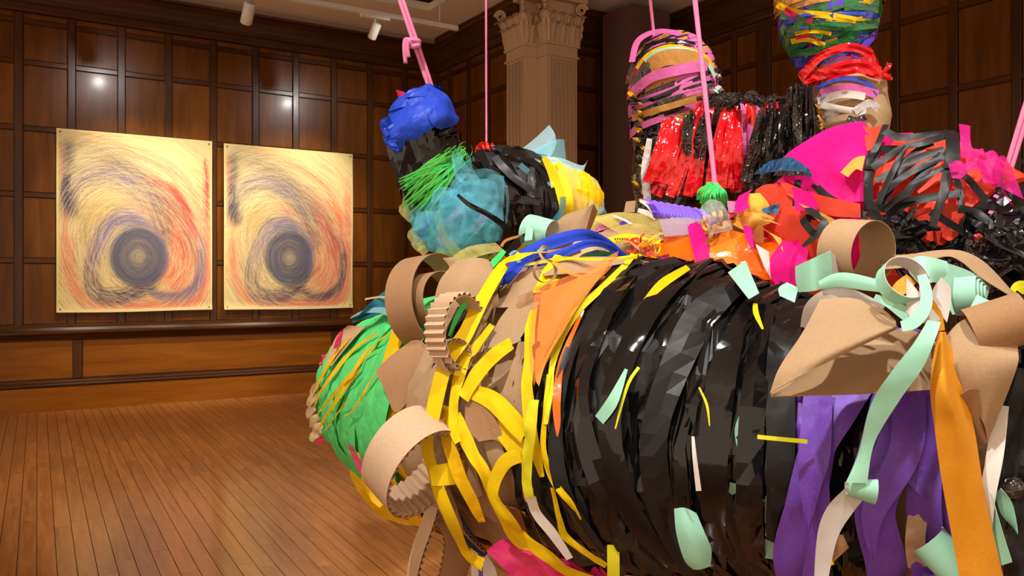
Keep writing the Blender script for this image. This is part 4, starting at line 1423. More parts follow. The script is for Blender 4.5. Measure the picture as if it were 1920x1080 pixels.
for i, (pts, w, m, lf) in enumerate(YST):
    rib('yellow_streamer', 'A', pts, w, m, rootA, lift=lf, n=max(24, len(pts) * 6), cross=4, wob=0.006, seed=60 + i, thick=0.0006)
rib('pale_streamer', 'A', [(1020, 905), (1028, 935), (1055, 975), (1082, 1015)], [20, 20, 20, 14], WHITEP, rootA, lift=0.06, n=18)
loft('yellow_flag', None, [[(803, 874, 2.12), (807, 892, 2.11), (810, 911, 2.1)], [(830, 870, 2.10), (834, 890, 2.1), (838, 910, 2.1)], [(872, 862, 2.13), (874, 885, 2.13), (876, 906, 2.13)]], YEL, rootA, wob=0.004)
# orange net panel beside the black film
loft('orange_tulle', 'A', [[(1166, 520), (1100, 556), (1022, 588)], [(1150, 552), (1085, 590), (1024, 640)], [(1100, 608), (1066, 650), (1028, 700)], [(1062, 680), (1046, 715), (1034, 744)]], TORAN, rootA, lift=0.075, nu=18, nv=18, wob=0.012, seed=2, thick=0)
loft('orange_tissue', 'A', [[(1160, 522), (1100, 556), (1030, 588)], [(1100, 608), (1066, 650), (1030, 700)], [(1062, 680), (1046, 715), (1036, 740)]], AMBER, rootA, lift=0.06, nu=14, nv=14, wob=0.004, seed=5)
rib('orange_strip', 'A', [(1110, 604), (1076, 690), (1062, 760), (1064, 800), (1066, 812)], [6, 12, 16, 12, 2], ORF, rootA, lift=0.05, n=20)

# --- black film: many wound strips
s0, s1 = sA(1198), sA(1630)
for i in range(84):
    k = (i + rA.random()) / 84
    s = s0 + (s1 - s0) * k
    full = rA.random() < 0.35
    a0 = 0.0 if full else rA.uniform(-1.2, 1.0)
    a1 = 6.283 if full else a0 + rA.uniform(1.6, 3.6)
    band('black_strip', bA, s, rA.uniform(0.04, 0.13), BLK if rA.random() < 0.75 else BLKS, rootA, a0, a1, slant=rA.uniform(-0.022, 0.022), ph=rA.uniform(0, 6.28),
         off=rA.uniform(0.008, 0.036), amp=rA.uniform(0.010, 0.026), seed=200 + i, flat=rA.random() < 0.6, cross=5, res=17, ridge=rA.uniform(0.008, 0.022), drift=rA.uniform(-0.04, 0.05), taper=rA.uniform(0, 0.9), freq=rA.uniform(6, 12), curl=rA.uniform(-0.008, 0.004))
for i, (pts, w) in enumerate((([(1200, 512), (1150, 560), (1100, 640), (1068, 740), (1062, 840), (1090, 930), (1150, 1010)], [20, 34, 30, 26, 30, 34, 22]),
                              ([(1240, 505), (1180, 560), (1130, 650), (1110, 760), (1130, 880), (1190, 980)], [24, 40, 40, 34, 40, 24]),
                              ([(1320, 520), (1250, 580), (1190, 680), (1160, 800), (1190, 930), (1260, 1030)], [20, 50, 44, 44, 44, 24]),
                              ([(1390, 560), (1320, 610), (1270, 700), (1240, 820), (1250, 940), (1290, 1040)], [30, 60, 56, 50, 50, 24]),
                              ([(1400, 590), (1370, 680), (1350, 780), (1345, 900), (1350, 1030)], [20, 44, 56, 50, 30]),
                              ([(1430, 600), (1424, 700), (1418, 820), (1415, 940), (1420, 1060)], [30, 44, 46, 46, 40]),
                              ([(1470, 560), (1468, 640), (1462, 740), (1464, 860), (1470, 1000)], [50, 54, 54, 50, 46]),
                              ([(1495, 560), (1494, 650), (1490, 760)], [22, 28, 30]))):
    rib('black_strip', 'A', pts, w, BLK if i % 3 else BLKS, rootA, lift=0.045, n=18, cross=2, wob=0.02, seed=300 + i, smooth=i % 2 == 0, thick=0)
# things glimpsed through and stuck on the film
loft('olive_patch', 'A', [[(1212, 582), (1240, 555), (1285, 530)], [(1222, 586), (1258, 568), (1296, 540)]], YELS, rootA, lift=0.045, wob=0.006)
loft('mint_tag', 'A', [[(1366, 564), (1380, 545)], [(1402, 612), (1416, 602)]], [MINT, MINTB], rootA, lift=0.075, wob=0.002)
rib('mint_tag', 'A', [(1188, 708), (1172, 748), (1150, 790)], [6, 22, 22], [MINT, MINTB], rootA, lift=0.062, n=10)
loft('mint_tag', None, [[(1264, 954, 1.72), (1268, 1000, 1.72), (1283, 1050, 1.73), (1300, 1068, 1.735)], [(1284, 952, 1.71), (1292, 1000, 1.7), (1306, 1050, 1.71), (1312, 1068, 1.72)], [(1306, 962, 1.72), (1322, 1000, 1.71), (1334, 1030, 1.72), (1332, 1062, 1.73)]], [MINT, MINTB], rootA, wob=0.002)
rib('white_strip', 'A', [(1300, 816), (1306, 850), (1316, 896)], [5, 8, 10], WHITEP, rootA, lift=0.06, n=10)
rib('yellow_sliver', 'A', [(1320, 738), (1324, 770), (1330, 802)], [3, 5, 2], LIME, rootA, lift=0.06, n=10)
rib('yellow_sliver', 'A', [(1208, 700), (1190, 740), (1170, 800)], [6, 6, 3], LIME, rootA, lift=0.055, n=10)
rib('yellow_sliver', 'A', [(1410, 610), (1418, 632), (1424, 652)], [8, 10, 4], YEL, rootA, lift=0.06, n=10)
rib('cream_strip', None, [(1420, 819, 1.56), (1460, 823, 1.55), (1514, 828, 1.55)], 8, LIME, rootA, n=10)
for pts, w, m in (([(1396, 780), (1388, 810), (1394, 850)], 12, MINT), ([(1470, 780), (1456, 830), (1450, 860)], 14, MINT), ([(1452, 870), (1448, 940), (1446, 1030)], 18, MINT),
                  ([(1385, 900), (1380, 940), (1376, 960)], 24, MINT), ([(1130, 860), (1150, 930), (1180, 990)], 10, REDP), ([(1155, 980), (1185, 1000), (1210, 1020)], 16, YELS)):
    rib('glimpsed_scrap', 'A', pts, w, m, rootA, lift=0.024, n=10, thick=0)

# --- kraft strip, cords and ribbons lying along the top, left of the black film
loft('kraft_strip', None, [[(1012, 508, 2.28), (1065, 486, 2.25), (1140, 482, 2.23), (1210, 490, 2.21), (1262, 500, 2.20)], [(1020, 518, 2.20), (1075, 513, 2.17), (1140, 513, 2.15), (1200, 509, 2.13), (1250, 506, 2.13)]], [KRAFT, OCHRE], rootA, nv=20, nu=8, wob=0.002)
curl('kraft_curl', P(1022, 508, 2.14), (0.3, -0.95, 0.0), (0, 0, 1), 0.029, 0.029, -3.3, 2.9, 0.02, [KRAFT, KRAFT], rootA, n=30)
rib('kraft_cord', None, [(1020, 488, 2.3), (1012, 474, 2.32), (1018, 462, 2.34), (1030, 466, 2.36)], 5, KRAFT, rootA, n=14)
rib('yellow_cord', None, [(1030, 486, 2.14), (1060, 508, 2.12), (1100, 520, 2.10), (1150, 520, 2.09), (1190, 512, 2.09)], 6, AMBER, rootA, n=20)
rib('blue_ribbon', None, [(930, 530, 2.40), (958, 496, 2.42), (1000, 470, 2.44), (1040, 452, 2.46), (1095, 440, 2.50), (1135, 455, 2.56), (1168, 482, 2.60), (1190, 500, 2.62)], [20, 28, 26, 24, 22, 18, 16, 12], BLUE, rootA, n=40, cross=4, wob=0.004, fold=0.002)
rib('blue_ribbon', None, [(926, 534, 2.38), (965, 516, 2.38), (1010, 492, 2.40), (1060, 472, 2.43), (1105, 456, 2.47), (1140, 462, 2.54), (1172, 488, 2.58)], [12, 20, 18, 16, 14, 12, 10], BLUE, rootA, n=40, cross=4, wob=0.004, fold=0.002)
rib('neon_strip', None, [(914, 506, 2.44), (928, 490, 2.46), (946, 470, 2.5)], [10, 12, 8], GRNNEON, rootA, n=12)
loft('teal_film', None, [[(1075, 500, 2.5), (1090, 478, 2.5), (1120, 468, 2.5)], [(1130, 498, 2.52), (1145, 484, 2.54), (1155, 474, 2.55)]], foil_mat('teal_film', lin(40, 130, 120), 0.2, 0.4, 24), rootA, wob=0.006)
kfold('kraft_sheet', [[(1038, 446, 2.72), (1042, 420, 2.72), (1062, 402, 2.72)], [(1070, 440, 2.66), (1082, 410, 2.66), (1098, 390, 2.66)], [(1098, 432, 2.66), (1104, 410, 2.66), (1112, 382, 2.66)]], key=None, wob=0.003)
kfold('kraft_sheet', [[(1098, 433, 2.66), (1104, 410, 2.66), (1112, 382, 2.66)], [(1106, 432, 2.74), (1114, 412, 2.74), (1120, 396, 2.74)]], key=None, mats=KRAFT2, wob=0.002)
kfold('kraft_sheet', [[(1010, 476, 2.44), (1050, 466, 2.45), (1085, 462, 2.46)], [(1030, 488, 2.44), (1060, 484, 2.45), (1090, 474, 2.46)]], key=None, wob=0.002)
for k in range(4):
    curl('mint_roll', P(1006 + 4 * k, 436 - 1.5 * k, 2.66 - 0.01 * k), (0.75, -0.5, -0.25), (0, 0, 1), 0.052 - 0.004 * k, 0.048 - 0.004 * k, -2.8, 3.0, 0.07, [MINTB, MINT], rootA, n=36)
loft('mint_scrap', None, [[(983, 452, 2.6), (988, 420, 2.62)], [(998, 450, 2.58), (1000, 430, 2.6)]], [MINT, MINTB], rootA)
rib('black_ribbon', None, [(948, 480, 2.52), (966, 460, 2.56), (988, 440, 2.62)], [8, 16, 10], BLK, rootA, n=12)
rib('kraft_cord', None, [(940, 462, 2.6), (950, 450, 2.6), (985, 440, 2.62)], [6, 5, 5], OCHRE, rootA, n=10)
for x, y in ((955, 478), (1008, 472), (970, 492), (1000, 504)):
    rib('pale_scrap', None, [(x, y, 2.42), (x + 8, y - 5, 2.43), (x + 14, y - 8, 2.44)], [4, 7, 3], TPALE, rootA, n=6)

# --- underside: orange tissue and pink net
loft('orange_tissue', 'A', [[(1040, 1040), (1120, 1050), (1240, 1062)], [(1060, 1075), (1150, 1085), (1250, 1090)]], ORF, rootA, lift=0.03, wob=0.01, seed=4)
loft('orange_tissue', None, [[(1010, 1020, 2.1), (1100, 1038, 2.02), (1180, 1052, 1.96), (1240, 1060, 1.92)], [(960, 1085, 2.1), (1080, 1095, 2.0), (1180, 1100, 1.94), (1260, 1100, 1.9)]], AMBER, rootA, wob=0.012, seed=6)
loft('pink_tulle', None, [[(912, 1034, 2.12), (940, 1012, 2.12), (985, 1014, 2.1), (1050, 1024, 2.06), (1110, 1050, 2.0)], [(940, 1062, 2.06), (975, 1050, 2.05), (1010, 1045, 2.04), (1070, 1052, 2.0), (1130, 1066, 1.96)], [(952, 1078, 2.06), (985, 1090, 2.05), (1030, 1095, 2.04), (1090, 1095, 2.0), (1150, 1096, 1.96)]], TPINK, rootA, nu=14, nv=22, wob=0.016, seed=3, thick=0)
loft('pink_tulle', None, [[(990, 1012, 2.06), (1040, 1020, 2.04), (1100, 1040, 1.98), (1170, 1058, 1.94)], [(1010, 1040, 2.08), (1060, 1048, 2.05), (1120, 1062, 2.0), (1190, 1075, 1.95)]], REDP, rootA, nu=10, nv=20, wob=0.01, seed=7, thick=0)
rib('lemon_streamer', None, [(1150, 1022, 1.88), (1150, 1060, 1.88), (1151, 1120, 1.9)], 23, LIME, rootA, n=12, wob=0.003)
rib('crimson_scrap', None, [(1160, 1042, 1.93), (1200, 1046, 1.92), (1236, 1050, 1.92)], [8, 10, 4], REDP, rootA, n=10)
rib('violet_stick', None, [(899, 1022, 2.3), (901, 1060, 2.3), (903, 1140, 2.3)], 8, PURP, rootA, n=8)
loft('white_paper', None, [[(880, 1015, 2.34), (884, 1060, 2.34), (880, 1120, 2.34)], [(912, 1040, 2.33), (930, 1070, 2.33), (935, 1120, 2.33)]], WHITEP, rootA)

# --- right end: purple streamers
PST = [
    ([(1512, 745), (1508, 800), (1515, 850)], [22, 30, 16], .035),
    ([(1578, 735), (1545, 830), (1512, 930), (1492, 1020), (1500, 1100)], [50, 64, 68, 58, 50], .05),
    ([(1555, 760), (1536, 830), (1530, 900), (1516, 948)], [50, 56, 40, 4], .075),
    ([(1625, 735), (1590, 790), (1565, 860), (1535, 960), (1520, 1090)], [70, 60, 48, 40, 40], .06),
    ([(1645, 760), (1622, 850), (1600, 930)], [40, 40, 20], .05),
    ([(1705, 735), (1690, 830), (1660, 930), (1640, 1020), (1625, 1110)], [70, 76, 72, 74, 80], .065),
    ([(1706, 735), (1680, 860), (1662, 940), (1656, 1008)], [60, 56, 40, 3], .085),
    ([(1752, 750), (1728, 810), (1716, 870), (1694, 930)], [30, 70, 70, 50], .07),
    ([(1758, 760), (1755, 850), (1750, 950), (1730, 1040), (1700, 1110)], [30, 50, 60, 60, 60], .06),
    ([(1770, 860), (1772, 960), (1775, 1080)], [40, 50, 60], .045),
    ([(1750, 1000), (1740, 1050), (1720, 1100)], [60, 70, 80], .08),
    ([(1880, 1040), (1870, 1080), (1860, 1120)], [50, 70, 80], .05),
]
for i, (pts, w, lf) in enumerate(PST):
    rib('purple_streamer', 'A', pts, w, PURP, rootA, lift=lf, n=30, cross=5, wob=0.005, seed=400 + i, thick=0.0008, fold=0.001)
for i in range(16):
    a0 = rA.uniform(2.4, 3.2)
    band('purple_streamer', bA, sA(1630) + (sA(2020) - sA(1630)) * (i + .5) / 16, 0.06, PURP, rootA, a0, a0 + 3.2, off=0.015, amp=0.012, seed=430 + i, flat=False, drift=rA.uniform(-.02, .02))
loft('kraft_scrap', 'A', [[(1622, 800), (1634, 830), (1628, 870)], [(1650, 790), (1658, 820), (1650, 868)]], KRAFT2, rootA, lift=0.03, wob=0.02, seed=4, freq=12)
loft('kraft_scrap', 'A', [[(1622, 880), (1620, 920)], [(1652, 862), (1650, 900)]], KRAFT2, rootA, lift=0.03, wob=0.02, seed=5, freq=12)
rib('corrugated_scrap', 'A', [(1716, 930), (1714, 980), (1716, 1026)], 34, CORR, rootA, lift=0.05, n=40, cross=2, wob=0.012, seed=3)
rib('lemon_scrap', 'A', [(1542, 738), (1530, 765), (1524, 800)], [22, 18, 5], YELS, rootA, lift=0.06, n=10)
rib('lemon_scrap', 'A', [(1678, 1072), (1705, 1066), (1718, 1040)], [6, 8, 7], LIME, rootA, lift=0.10, n=12)
rib('gold_scrap', 'A', [(1574, 998), (1584, 1008)], 9, YELS, rootA, lift=0.09, n=6)
loft('kraft_scrap', 'A', [[(1556, 1045), (1552, 1085)], [(1590, 1038), (1598, 1085)]], KRAFT, rootA, lift=0.075, wob=0.015, seed=6, freq=14)
loft('kraft_scrap', 'A', [[(1575, 985), (1560, 1030)], [(1600, 955), (1612, 1010)]], KRAFT2, rootA, lift=0.06, wob=0.02, seed=7, freq=14)
loft('kraft_scrap', 'A', [[(1586, 742), (1578, 780)], [(1604, 736), (1592, 780)]], KRAFT, rootA, lift=0.03, wob=0.02, seed=8, freq=14)
rib('crimson_scrap', 'A', [(1515, 744), (1525, 752), (1534, 746)], [16, 20, 10], REDP, rootA, lift=0.035, n=8)

# --- kraft sheets and mint bow on the shoulder
kfold('kraft_sheet', [[(1538, 562, 1.52), (1597, 560, 1.50), (1650, 578, 1.49), (1677, 600, 1.49)], [(1505, 625, 1.44), (1580, 616, 1.41), (1640, 612, 1.42), (1680, 606, 1.45)], [(1462, 690, 1.39), (1540, 664, 1.36), (1620, 636, 1.38), (1680, 612, 1.43)], [(1444, 738, 1.385), (1510, 700, 1.355), (1600, 654, 1.375), (1676, 618, 1.44)]], key=None, wob=0.002, nu=20, nv=20)
kfold('kraft_sheet', [[(1465, 690, 1.50), (1540, 668, 1.54), (1620, 640, 1.55), (1700, 612, 1.54)], [(1447, 736, 1.40), (1520, 705, 1.50), (1620, 664, 1.52), (1740, 640, 1.51)], [(1445, 741, 1.395), (1540, 725, 1.46), (1640, 705, 1.46), (1745, 690, 1.49)], [(1446, 744, 1.40), (1540, 742, 1.42), (1640, 738, 1.44), (1746, 731, 1.47)]], key=None, wob=0.003, nu=22, nv=20)
curl('kraft_loop', P(1606, 472, 1.64), (0.46, -0.88, -0.10), (0, 0, 1), 0.060, 0.064, -2.7, 2.9, 0.082, [KRAFT, KRAFT], rootA, n=40)
loft('kraft_strip', None, [[(1650, 478, 1.68), (1700, 478, 1.70), (1760, 470, 1.72), (1806, 472, 1.72), (1850, 496, 1.70), (1905, 556, 1.66)], [(1655, 506, 1.62), (1710, 500, 1.63), (1770, 482, 1.66), (1800, 490, 1.66), (1840, 522, 1.64), (1895, 556, 1.62)]], [KRAFT, KRAFT2], rootA, nv=26, nu=8)
kfold('kraft_sheet', [[(1766, 640, 1.42), (1800, 604, 1.45), (1850, 586, 1.46), (1912, 582, 1.46)], [(1778, 690, 1.40), (1812, 660, 1.40), (1856, 652, 1.40), (1908, 650, 1.40)], [(1802, 730, 1.40), (1830, 712, 1.385), (1866, 700, 1.38), (1904, 694, 1.38)], [(1800, 740, 1.40), (1832, 770, 1.40), (1846, 800, 1.40), (1850, 830, 1.42)]], key=None, wob=0.004, nu=22, nv=20)
curl('kraft_curl', P(1872, 612, 1.43), (0.9, -0.3, 0.35), (0, 0, 1), 0.045, 0.04, -0.4, 3.6, 0.09, [KRAFT2, KRAFT2], rootA, n=26)
loft('kraft_flap', None, [[(1800, 740, 1.39), (1822, 728, 1.38), (1850, 738, 1.40)], [(1815, 790, 1.42), (1836, 800, 1.40), (1858, 790, 1.42)], [(1830, 835, 1.45), (1848, 830, 1.42), (1864, 800, 1.44)]], KRAFT2, rootA, wob=0.01, seed=12)
mm = [MINT, MINTB]; mb = [MINTB, MINT]
loft('mint_ribbon', None, [[(1740, 600, 1.37), (1712, 645, 1.36), (1668, 702, 1.37), (1632, 762, 1.39), (1609, 850, 1.41), (1586, 905, 1.41)], [(1764, 604, 1.37), (1752, 640, 1.35), (1730, 690, 1.355), (1686, 752, 1.375), (1640, 830, 1.40), (1626, 906, 1.405)]], mm, rootA, nv=40, nu=8, wob=0.004)
curl('mint_curl', P(1614, 912, 1.43), (0.98, -0.18, -0.08), (0, -1, 0.2), 0.020, 0.022, -0.6, 3.4, 0.045, mb, rootA, n=20, cone=0.25)
loft('mint_ribbon', None, [[(1586, 915, 1.44), (1552, 950, 1.45), (1533, 1000, 1.46), (1526, 1090, 1.47)], [(1632, 922, 1.43), (1600, 960, 1.44), (1570, 1010, 1.45), (1552, 1090, 1.46)]], mb, rootA, nv=26, nu=6, wob=0.003)
curl('mint_loop', P(1692, 527, 1.44), (0.10, -0.86, 0.45), (1, 0, 0), 0.040, 0.038, 0.0, 6.2, 0.030, mb, rootA, n=40)
rib('mint_ribbon', None, [(1728, 515, 1.42), (1737, 550, 1.40), (1732, 580, 1.39), (1712, 604, 1.39), (1690, 612, 1.40)], [16, 20, 24, 26, 22], mm, rootA, n=26, twist=0.5)
loft('mint_ribbon', None, [[(1700, 520, 1.44), (1720, 545, 1.42), (1762, 598, 1.40)], [(1700, 585, 1.42), (1715, 600, 1.40), (1752, 612, 1.39)]], mb, rootA, wob=0.003)
rib('mint_ribbon', None, [(1538, 536, 1.54), (1575, 525, 1.52), (1625, 532, 1.49), (1660, 540, 1.46)], [18, 28, 26, 18], mm, rootA, n=22, bow=0.006)
rib('mint_ribbon', None, [(1640, 556, 1.46), (1670, 570, 1.44), (1700, 590, 1.42), (1722, 606, 1.40)], [10, 18, 24, 20], mm, rootA, n=18)
loft('mint_ribbon', None, [[(1491, 500, 1.60), (1492, 525, 1.60), (1497, 548, 1.60)], [(1525, 484, 1.56), (1526, 512, 1.56), (1528, 545, 1.56)], [(1558, 470, 1.58), (1560, 505, 1.58), (1560, 534, 1.58)]], mm, rootA)
loft('mint_ribbon', None, [[(1558, 471, 1.58), (1559, 505, 1.58), (1559, 534, 1.58)], [(1578, 490, 1.64), (1588, 510, 1.64), (1596, 530, 1.64)]], mb, rootA)
rib('mint_ribbon', None, [(1512, 615, 1.58), (1522, 578, 1.56), (1550, 555, 1.54), (1590, 552, 1.53), (1628, 566, 1.52), (1655, 580, 1.5)], [22, 26, 24, 22, 20, 14], mb, rootA, n=26)
loft('mint_ribbon', None, [[(1462, 555, 1.66), (1460, 540, 1.67), (1476, 530, 1.67)], [(1490, 568, 1.64), (1494, 552, 1.65), (1498, 540, 1.65)]], mm, rootA)
loft('mint_ribbon', None, [[(1700, 488, 1.52), (1704, 510, 1.50), (1728, 538, 1.47)], [(1730, 480, 1.49), (1736, 500, 1.46), (1745, 530, 1.45)], [(1776, 490, 1.52), (1778, 510, 1.50), (1760, 530, 1.48)]], mm, rootA, wob=0.003)
loft('mint_ribbon', None, [[(1772, 492, 1.62), (1768, 540, 1.60), (1786, 590, 1.58)], [(1810, 505, 1.64), (1806, 550, 1.62), (1812, 585, 1.6)], [(1860, 530, 1.66), (1850, 560, 1.64), (1840, 582, 1.62)]], mm, rootA)
for k in range(4):
    curl('mint_spiral', P(1814 + 5 * k, 556, 1.52), (0.75, -0.62, 0.1), (0, 0, 1), 0.036 - 0.006 * k, 0.032 - 0.006 * k, -0.8, 3.4, 0.04, mb, rootA, n=24)
loft('mint_ribbon', None, [[(1815, 585, 1.47), (1832, 552, 1.48)], [(1850, 580, 1.46), (1850, 562, 1.47)], [(1898, 584, 1.47), (1880, 572, 1.47)]], mm, rootA, wob=0.003)
loft('mint_ribbon', None, [[(1740, 560, 1.46), (1756, 530, 1.47), (1765, 520, 1.48)], [(1775, 605, 1.44), (1782, 570, 1.46), (1782, 540, 1.48)]], mb, rootA)
loft('orange_scrap', None, [[(1668, 548, 1.52), (1680, 530, 1.52), (1700, 515, 1.52)], [(1690, 556, 1.5), (1706, 545, 1.5), (1718, 530, 1.5)]], ORCR, rootA)
rib('orange_streamer', None, [(1740, 560, 1.45), (1756, 590, 1.44), (1764, 620, 1.42)], [14, 18, 14], ORCR, rootA, n=12)
loft('orange_streamer', None, [[(1758, 622, 1.405), (1744, 720, 1.385), (1752, 800, 1.39), (1764, 890, 1.40), (1780, 980, 1.41), (1802, 1100, 1.42)],
                               [(1765, 622, 1.39), (1770, 720, 1.355), (1786, 800, 1.37), (1796, 890, 1.385), (1812, 980, 1.40), (1832, 1100, 1.41)],
                               [(1769, 622, 1.40), (1788, 720, 1.385), (1805, 800, 1.38), (1822, 890, 1.39), (1838, 980, 1.40), (1860, 1100, 1.41)],
                               [(1773, 622, 1.41), (1808, 720, 1.40), (1828, 810, 1.40), (1842, 900, 1.40), (1858, 980, 1.41), (1886, 1100, 1.42)]], ORCR, rootA, nu=14, nv=44, wob=0.003)
rib('white_strip', None, [(1878, 760, 1.43), (1866, 850, 1.412), (1852, 930, 1.41), (1846, 1000, 1.425)], [24, 28, 26, 24], WHITEP, rootA, n=16)
loft('mint_ribbon', None, [[(1848, 905, 1.425), (1860, 990, 1.425), (1872, 1062, 1.425)], [(1858, 925, 1.405), (1880, 1000, 1.405), (1898, 1054, 1.405)]], mm, rootA)
loft('mint_ribbon', None, [[(1866, 925, 1.42), (1876, 962, 1.42), (1900, 990, 1.42)], [(1876, 916, 1.40), (1898, 945, 1.40), (1908, 1002, 1.40)]], mm, rootA)
curl('mint_curl', P(1772, 1042, 1.47), (0.60, -0.35, -0.72), (-0.6, -0.6, 0.6), 0.030, 0.034, -1.8, 1.6, 0.075, mb, rootA, n=22)
# black film at the near right end
for i, (pts, w) in enumerate((([(1912, 690), (1900, 780), (1880, 880), (1862, 980), (1858, 1090)], [30, 44, 50, 40, 34]), ([(1930, 600), (1925, 720), (1915, 860), (1905, 1000)], [50, 60, 60, 50]),
                              ([(1945, 880), (1930, 960), (1915, 1090)], [60, 60, 60]), ([(1925, 560), (1890, 580), (1860, 588)], [44, 30, 6]), ([(1925, 620), (1905, 640), (1895, 650)], [50, 40, 20]))):
    rib('black_strip', None, [(p[0], p[1], 1.435 + 0.015 * (i % 2)) for p in pts], w, BLK if i % 2 else BLKS, rootA, n=24, cross=4, wob=0.015, seed=500 + i, thick=0)
for i in range(14):
    band('black_strip', bA, sA(2015) + (1 - sA(2015)) * i / 14, rA.uniform(.05, .1), BLK, rootA, 0, 6.283, slant=rA.uniform(-.02, .02), ph=rA.random() * 6, off=0.018, amp=0.012, seed=520 + i, flat=True, cross=4, res=18, ridge=0.012)
v, f = lathe_data([(0.0, 0.02), (0.012, 0.0165), (0.0185, 0.006), (0.02, 0.0), (0.0185, -0.006), (0.012, -0.0165), (0, -0.02)], 18)
o = link('black_bead', mesh_of('black_bead', v, f), [BLKT], rootA); o.location = P(1899, 914, 1.41)

# ================================================================== BUNDLE 2: blue-capped bundle behind, left
rB = random.Random(21)
rootB = empty('hanging_bundle')
tag(rootB, 'blue-capped bundle with a black neck and turquoise tulle, behind on the left', 'sculpture', 'bundles wrapped in paper and film')
bN = Body([(806, 158, 3.60, 0.015), (804, 174, 3.60, 0.05), (795, 208, 3.60, 0.112), (790, 250, 3.60, 0.138), (802, 295, 3.60, 0.132), (815, 340, 3.62, 0.135), (840, 400, 3.68, 0.13)], 60)
bT = Body([(772, 440, 3.64, 0.05), (795, 425, 3.65, 0.12), (830, 408, 3.67, 0.175), (880, 392, 3.7, 0.205), (950, 378, 3.78, 0.210), (1020, 378, 3.86, 0.178), (1075, 388, 3.95, 0.150), (1112, 404, 4.0, 0.08)], 60)
shell('neck_core', bN, 0.30, 1.0, -0.01, 0.015, 9, BLK, rootB, 20, 36, 31, key='B', smooth=False)
shell('blue_cap', bN, 0.0, 0.42, 0.0, 0.020, 8, BLUET, rootB, 18, 40, 32, key='B', smooth=False)
shell('tulle_core', bT, 0.0, bT.s_at(900), -0.03, 0.055, 13, paper_mat('turquoise_tissue', lin(62, 176, 212), 0.6, 50, 0.2, 0.2, crease=0.5), rootB, 22, 40, 33, key='B')
shell('black_core', bT, bT.s_at(890), bT.s_at(998), -0.006, 0.02, 9, BLK, rootB, 14, 40, 34, key='B', smooth=False)
shell('yellow_core', bT, bT.s_at(990), 1.0, 0.0, 0.025, 10, YELS, rootB, 14, 40, 35, key='B', smooth=False)
# blue tissue layers on the cap
for i in range(12):
    k = i / 11
    band('blue_layer', bN, 0.10 + 0.30 * k, 0.07, BLUET, rootB, 0.2 + rB.uniform(-.5, .5), 4.4 + rB.uniform(-.4, .6), slant=0.10, ph=1.57, off=0.012 + 0.003 * (i % 3), amp=0.014, seed=600 + i, flat=True, res=22, drift=-0.08)
loft('blue_flap', None, [[(806, 160, 3.56), (770, 185, 3.50), (735, 215, 3.52)], [(838, 178, 3.50), (795, 208, 3.42), (722, 240, 3.44)], [(852, 205, 3.50), (800, 230, 3.41), (720, 265, 3.43)], [(858, 224, 3.54), (812, 240, 3.43), (745, 288, 3.46)]], BLUET, rootB, nu=16, nv=18, wob=0.02, seed=2, smooth=False)
loft('blue_flap', None, [[(838, 184, 3.5), (846, 205, 3.5), (860, 220, 3.52)], [(820, 200, 3.44), (836, 218, 3.43), (856, 232, 3.5)], [(800, 215, 3.41), (812, 235, 3.41), (826, 243, 3.44)]], BLUET, rootB, wob=0.01, seed=6, smooth=False)
for i in range(8):
    rib('blue_ruffle', None, [(732 + i * 2, 222 + i * 5, 3.44), (718 + i * 2, 232 + i * 5, 3.43), (726 + i * 3, 246 + i * 5, 3.43)], [8, 14, 6], BLUET, rootB, n=8, wob=0.02, seed=i, smooth=False)
loft('crimson_scrap', None, [[(742, 168, 3.58), (748, 185, 3.56), (752, 200, 3.54)], [(756, 172, 3.54), (758, 186, 3.53), (760, 198, 3.52)], [(770, 178, 3.58), (768, 186, 3.56), (766, 192, 3.55)]], REDP, rootB, wob=0.01)
rib('gold_scrap', None, [(742, 198, 3.66), (740, 204, 3.66), (746, 210, 3.66)], 8, OCHRE, rootB, n=6)
loft('black_scrap', None, [[(778, 172, 3.74), (788, 160, 3.74)], [(790, 176, 3.74), (796, 164, 3.74)]], BLKS, rootB)
# black film on the neck
for i in range(34):
    k = i / 33
    a0 = rB.uniform(0, 6)
    band('black_strip', bN, 0.47 + 0.38 * k, rB.uniform(0.04, 0.09), BLK, rootB, a0, a0 + rB.uniform(3.2, 6), slant=0.03, ph=1.0, off=rB.uniform(0.006, 0.02), amp=0.026, seed=640 + i, flat=True, cross=1, res=11, drift=rB.uniform(-.06, .02))
for i in range(10):
    y = 262 + i * 11
    x = 838 + rB.uniform(-6, 18) if i % 2 else 752 + rB.uniform(-8, 8) + i * 1.5
    rib('black_scrap', None, [(x - 8, y, 3.6), (x, y + 6, 3.58), (x + 9, y + 2, 3.6)], [8, 14, 6], BLKT if i % 2 else ORBR, rootB, n=6, wob=0.02, seed=i, smooth=False)
# green raffia, each blade its own
for i in range(64):
    k = rB.random()
    x0, y0 = 846 + rB.uniform(-14, 20), 282 + rB.uniform(-6, 34)
    x1, y1 = 764 + 60 * k * rB.random(), 330 + 70 * k + rB.uniform(-6, 10)
    rib('raffia_blade', 'B', [(x0, y0), ((x0 + x1) / 2 + rB.uniform(-6, 6), (y0 + y1) / 2 + rB.uniform(-8, 2)), (x1, y1)], [2, rB.uniform(2.5, 4.5), 2], GRNFIB if i % 5 else GRNNEON, rootB, lift=rB.uniform(0.02, 0.05), n=10, cross=1, seed=i, thick=0)
for i in range(8):
    c = P(850 + rB.uniform(-8, 26), 290 + rB.uniform(-10, 10), 3.45)
    curl('raffia_curl', c, (rB.uniform(-1, 1), -1, rB.uniform(-.5, .5)), (0, 0, 1), 0.035, 0.03, 0, rB.uniform(4, 6), 0.006, GRNFIB, rootB, n=24, thick=0)
